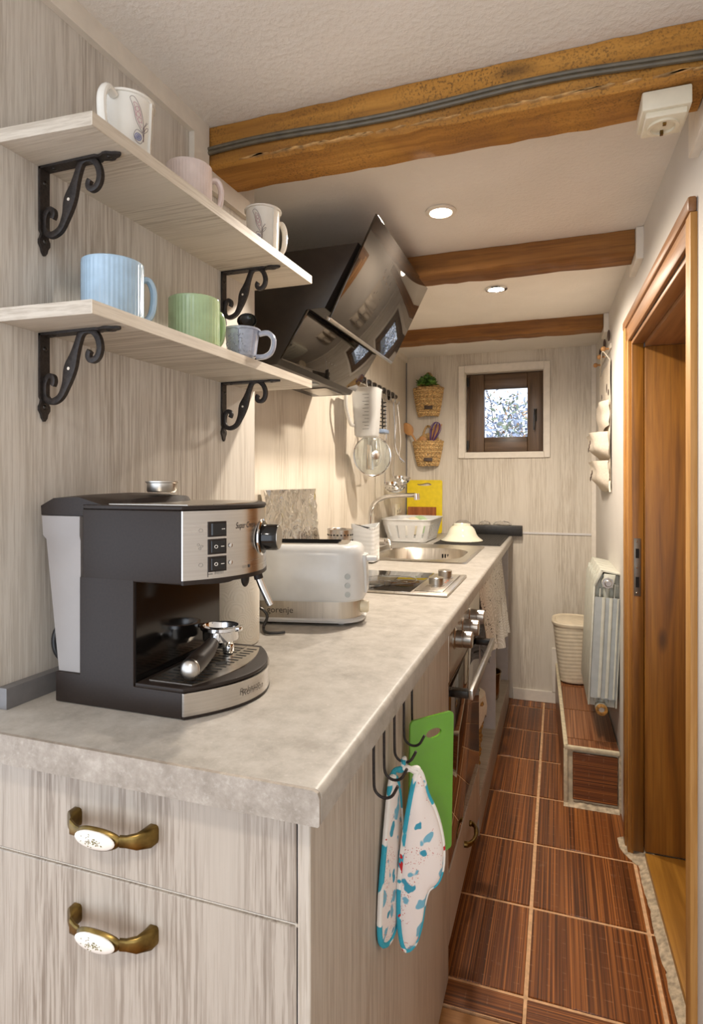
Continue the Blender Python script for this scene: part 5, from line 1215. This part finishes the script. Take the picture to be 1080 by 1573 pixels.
for c_, n_, s_ in (((-0.733, YE-.064, 1.750), 60, .046), ((-0.675, YE-.068, 1.748), 60, .046), ((-0.705, YE-.05, 1.772), 60, .042)):
    c_ = Vector(c_)
    for k in range(n_):
        e = math.radians(rn.uniform(-8, 88)); a = rn.uniform(0, 2*PI); d_ = Vector((math.cos(e)*math.cos(a), math.cos(e)*math.sin(a)*.75, math.sin(e))); l_ = s_*rn.uniform(.75, 1.1); sd = d_.cross(Vector((0, 0, 1))).normalized() if abs(d_.z) < .99 else Vector((1, 0, 0)); nn = sd.cross(d_)
        w_ = .011; p0 = c_+d_*l_*.15
        b_ = lb[k % 2]; b_.add([p0, p0+d_*l_*.5+sd*w_, c_+d_*l_+nn*.003, p0+d_*l_*.5-sd*w_, p0+d_*l_*.45+nn*.004, p0+d_*l_*.45-nn*.004], [(0, 1, 4), (1, 2, 4), (2, 3, 4), (3, 0, 4), (1, 0, 5), (2, 1, 5), (3, 2, 5), (0, 3, 5)])
for q_, m__ in zip(lb, (m_leaf, m_leaf2)): o = q_.obj('leaves', m__, pl); o['kind'] = 'stuff'
B().tube([(-0.705, YE-.05, 1.60), (-0.705, YE-.05, 1.745)], .006, 8).obj('stem', m_leaf, pl)
ws = thing('wooden_spoon', 'oval wooden spoon leaning left out of the lower wall basket', 'spoon', (-0.745, YE-.05, 1.35))
b = B().tube([(-0.725, YE-.045, 1.335), (-0.765, YE-.050, 1.42), (-0.795, YE-.052, 1.470)], [.006, .0055, .006], 10)
rings = []
d_ = Vector((-.50, -.02, .86)).normalized(); sd = Vector((.86, -.12, .50)).normalized(); nn = d_.cross(sd); c_ = Vector((-0.795, YE-.052, 1.466))
for k in range(11):
    u = k/10; w_ = .026*math.sin(PI*min(.985, max(.03, u**.85)))**.62+.003; p = c_+d_*u*.078
    rings.append([p+sd*w_*math.cos(a)+nn*.006*math.sin(a) for a in [2*PI*i/14 for i in range(14)]])
b.loft(rings); b.obj('spoon', m_spoon, ws)
ws2 = thing('wooden_spatula', 'flat wooden spatula leaning right behind the purple whisk', 'spatula', (-0.68, YE-.04, 1.35))
B().tube([(-0.715, YE-.035, 1.330), (-0.675, YE-.030, 1.45)], .006, 10).obj('stem', m_spoon, ws2)
B().prism([(-.012, 0), (.012, 0), (.021, .035), (.024, .092), (-.016, .078), (-.017, .035)], -.003, .003, 'y', .001).xf(Matrix.Translation((-0.676, YE-.030, 1.445)) @ Matrix.Rotation(math.radians(20), 4, 'Y')).obj('blade', m_spoon, ws2)
ws3 = thing('wooden_scoop', 'short broad wooden scoop half hidden in the lower wall basket', 'scoop', (-0.71, YE-.05, 1.35))
B().tube([(-0.715, YE-.055, 1.332), (-0.722, YE-.058, 1.400)], .006, 10).ball((-0.728, YE-.060, 1.428), .030, 16, (.8, .3, 1)).obj('scoop', m_spoon, ws3)
pw = thing('purple_whisk', 'purple silicone whisk standing in the lower wall basket', 'whisk', (-0.69, YE-.06, 1.35))
c0 = Vector((-0.700, YE-.062, 1.345)); d_ = Vector((.30, -.05, .95)).normalized(); c1 = c0+d_*.065; sd = Vector((.95, 0, -.30)).normalized(); nn = d_.cross(sd)
B().tube([c0, c1], .007, 10).obj('grip', m_purple, pw)
for k in range(4):
    a = PI*k/4+.3; e = sd*math.cos(a)+nn*math.sin(a)
    pts = [c1+e*.004, c1+e*.018+d_*.045, c1+e*.030+d_*.09, c1+e*.018+d_*.122, c1+d_*.130, c1-e*.018+d_*.122, c1-e*.030+d_*.09, c1-e*.018+d_*.045, c1-e*.004]
    B().tube(smooth_path(pts, 4), .0018, 7).obj('loop', m_purple, pw)

# ------------------------------------------------------------------ radiator on the right wall
RY0 = 2.395; NS = 5; SP = 0.080
rd = thing('radiator', 'white enamelled sectional radiator hanging on the right wall above the tiled ledge', 'radiator', (0.168, RY0, 0.60), rot=(0, math.radians(2.6), math.radians(1.4)))
zb, zt = -0.275, 0.270
for s_ in range(NS):
    y0 = .001+s_*SP; y1 = y0+SP-.002; ym = (y0+y1)/2
    b = B().box(-.052, -.046, y0, y1, zb+.04, zt-.06, .002).prism([(-.052, zt-.06), (-.046, zt-.06), (-.018, zt), (-.030, zt+.002)], y0, y1, 'y', .001)      # front plate bent back at the top
    b.box(-.047, .044, ym-.0016, ym+.0016, zb+.03, zt-.02)                                                                                             # web
    b.loft([rrect(-.004, ym, .024, .034, .011, z, 4) for z in (zb+.02, zt-.03)])                                                                         # water tube
    b.box(-.030, -.026, y0+.008, y1-.008, zb+.05, zt-.07, .001).box(.020, .024, y0+.008, y1-.008, zb+.05, zt-.05, .001)
    b.box(.042, .048, y0, y1, zb+.04, zt-.01, .002).prism([(-.030, zt+.002), (.048, zt-.010), (.046, zt-.016), (-.028, zt-.006)], y0, y1, 'y', .001)
    b.cyl((-.004, y0, zb+.03), (-.004, y1, zb+.03), .021, n=20).cyl((-.004, y0, zt-.045), (-.004, y1, zt-.045), .021, n=20)
    b.obj('section', m_radiator, rd, world=False)
B().box(-.0455, .0415, -.0004, .0007, zb+.07, zt-.10).obj('end_recess', m_radrec, rd, world=False)
B().lathe([(.020, 0), (.020, .008), (.0, .008)], (-.004, .001, zt-.045), (0, -1, 0), 8).lathe([(.013, .008), (.013, .020), (.010, .023), (0, .023)], (-.004, .001, zt-.045), (0, -1, 0), 20).obj('vent_cap', m_alu, rd, world=False)
b = B().lathe([(.021, 0), (.021, .007), (.016, .009), (.010, .009), (.010, .002), (0, .002)], (-.004, .001, zb+.03), (0, -1, 0), 24); b.obj('end_plug', m_rust, rd, world=False)
B().lathe([(.0098, .0022), (.0, .0022), (0, .003), (.0098, .003)], (-.004, .001, zb+.03), (0, -1, 0), 20).obj('plug_hole', m_porc, rd, world=False)
for x in (-.015, .010, .034):
    B().loft([rrect(x, -.003, .011 if x < .03 else .007, .008, .003, z, 3) for z in (zb+.075, zt-.10)]).obj('end_rib', m_radiator, rd, world=False)
B().prism([(-.018, zt-.012), (.022, zt-.014), (.014, zt-.062), (-.022, zt-.062)], -.004, .002, 'y', .002).obj('end_shield', m_radiator, rd, world=False)
B().cyl((-.004, NS*SP, zb+.03), (-.004, NS*SP+.05, zb+.03), .011, n=14).obj('pipe', m_white, rd, world=False)
for yy in (.08, .32): B().box(.046, .066, yy-.01, yy+.01, zt-.12, zt-.09).obj('wall_bracket', m_white, rd, world=False)
# waste bin
bn = thing('waste_bin', 'cream plastic bin with wavy ribs standing on the tiled ledge', 'bin', (0.074, 3.15, LZ+.0005)); bn.scale = (1.06, 1.06, 1.03)
def bring(t_, g=0.0):
    z = .004+.268*t_; w_ = .118+.062*t_**.8+g; d_ = .150+.080*t_**.8+g; return [p for p in rrect(0, 0, w_, d_, min(w_, d_)*.42, z, 7)]
rings = [bring(0, -.02), bring(0.012)]
nR = 66
for k in range(1, nR):
    t_ = k/nR; ring = []
    for p in bring(t_):
        a = math.atan2(p.y, p.x); q = 1+.016*abs(math.sin(t_*PI*15+.9*math.sin(2*a+1.0)))**.7; ring.append(Vector((p.x*q, p.y*q, p.z)))
    rings.append(ring)
rings += [bring(1.0, .006)]
B().loft(rings).obj('wall', m_bin, bn, world=False)
B().loft([[p+Vector((0, 0, dz)) for p in bring(1.0, g)] for dz, g in ((0, .006), (.008, .014), (.016, .014), (.020, .006), (.019, -.010), (.014, -.02))]).obj('rim', m_bin, bn, world=False)
B().loft([[p*1.0+Vector((0, 0, dz)) for p in bring(1.0, g)] for dz, g in ((.013, -.024), (.0165, -.026), (.018, -.034))]).obj('swing_lid', m_bin, bn, world=False)

# ------------------------------------------------------------------ hanging organiser and peg rack on the right wall
og = thing('hanging_organizer', 'cream canvas organizer with three pockets hanging on the right wall', 'organizer', (xr(2.9), 2.9, 1.45))
def onwall(y, z, off): return Vector((xr(y)-off, y, z))
rows = []; rn = random.Random(8)
for j in range(13):
    z = 1.70-.53*j/12; rows.append([onwall(2.66+.46*i/10, z, .004+.002*math.sin(i*1.3+j)) for i in range(11)])
b = B().loft(rows, False, False, False); k = len(b.v); b.add([(p[0]-.0015, p[1], p[2]) for p in b.v], [f[::-1] for f in b.f]); b.obj('backing', m_canvas, og)
for pi, (zt_, zb_, dep) in enumerate(((1.535, 1.43, .030), (1.405, 1.30, .075), (1.285, 1.165, .066))):
    rows = []
    for j in range(9):
        u = j/8; z = zt_+(zb_-zt_)*u; row = []
        prof = dep*(1-u**2.2)*(1-.12*math.sin(u*7)) if pi else dep*(1-u*.55)
        for i in range(15):
            v = i/14; y = 2.668+.444*v; e = min(1, 5.5*v, 5.5*(1-v)); row.append(onwall(y, z-.012*math.sin(v*PI)*u, .0075+prof*max(.02, e)**.6*(1-.25*v+.10*math.sin(v*9+pi))+.003*math.sin(5*v+9*u)))
        rows.append(row)
    b = B().loft(rows, False, False, False); k = len(b.v); b.add([(p[0]+.0018, p[1], p[2]) for p in b.v], [f[::-1] for f in b.f]); pk = b.obj('pocket', m_canvas, og)
    for q_ in range(3 if pi else 0):
        y = 2.75+.045*q_; B().ball(onwall(y, (zt_+zb_)/2+.012-.014*q_, .0105+dep*.88), .009, 10, (.25, 1, 1.2)).obj('print', m_darkprint, pk)
for q_, (y, z, s_) in enumerate(((2.80, 1.60, .016), (2.74, 1.575, .011), (3.02, 1.59, .010))):
    B().ball(onwall(y, z, .0065), s_, 12, (.12, .5 if q_ == 0 else 1, 1.3)).obj('print', m_darkprint, og)
B().tube(smooth_path([onwall(2.665, 1.20, .008), onwall(2.655, 1.175, .009), onwall(2.65, 1.155, .008)], 4), .004, 7).obj('cord_knot', m_canvas, og)
B().tube(smooth_path([onwall(2.68, 1.70, .006), onwall(2.71, 1.742, .032), onwall(2.9, 1.715, .02), onwall(3.10, 1.70, .006)], 5), .0022, 6).obj('hanging_cord', m_canvas, og)
pgk = thing('peg_rack', 'wooden peg rack with dark leaf shapes on the right wall above the organizer', 'rack', (xr(2.9), 2.9, 1.76))
B().prism([(2.66, 1.745), (3.14, 1.745), (3.14, 1.765), (2.66, 1.765)], 0, .006, 'x', .001).map(lambda p: onwall(p.y, p.z, .0005+p.x)).obj('board', m_white_trim, pgk)
for y in (2.71, 2.88, 3.08):
    B().tube([onwall(y, 1.752, .004), onwall(y, 1.752, .024)], .0045, 10).ball(onwall(y, 1.752, .028), .0110, 14).obj('peg', m_spoon, pgk)
    lf_ = B().ball((0, 0, 0), .024, 12, (.25, .5, 1)).map(lambda p, y=y: onwall(y-.03+p.y, 1.800+p.z, .010+p.x)); lf_.obj('leaf_shape', m_darkprint, pgk)
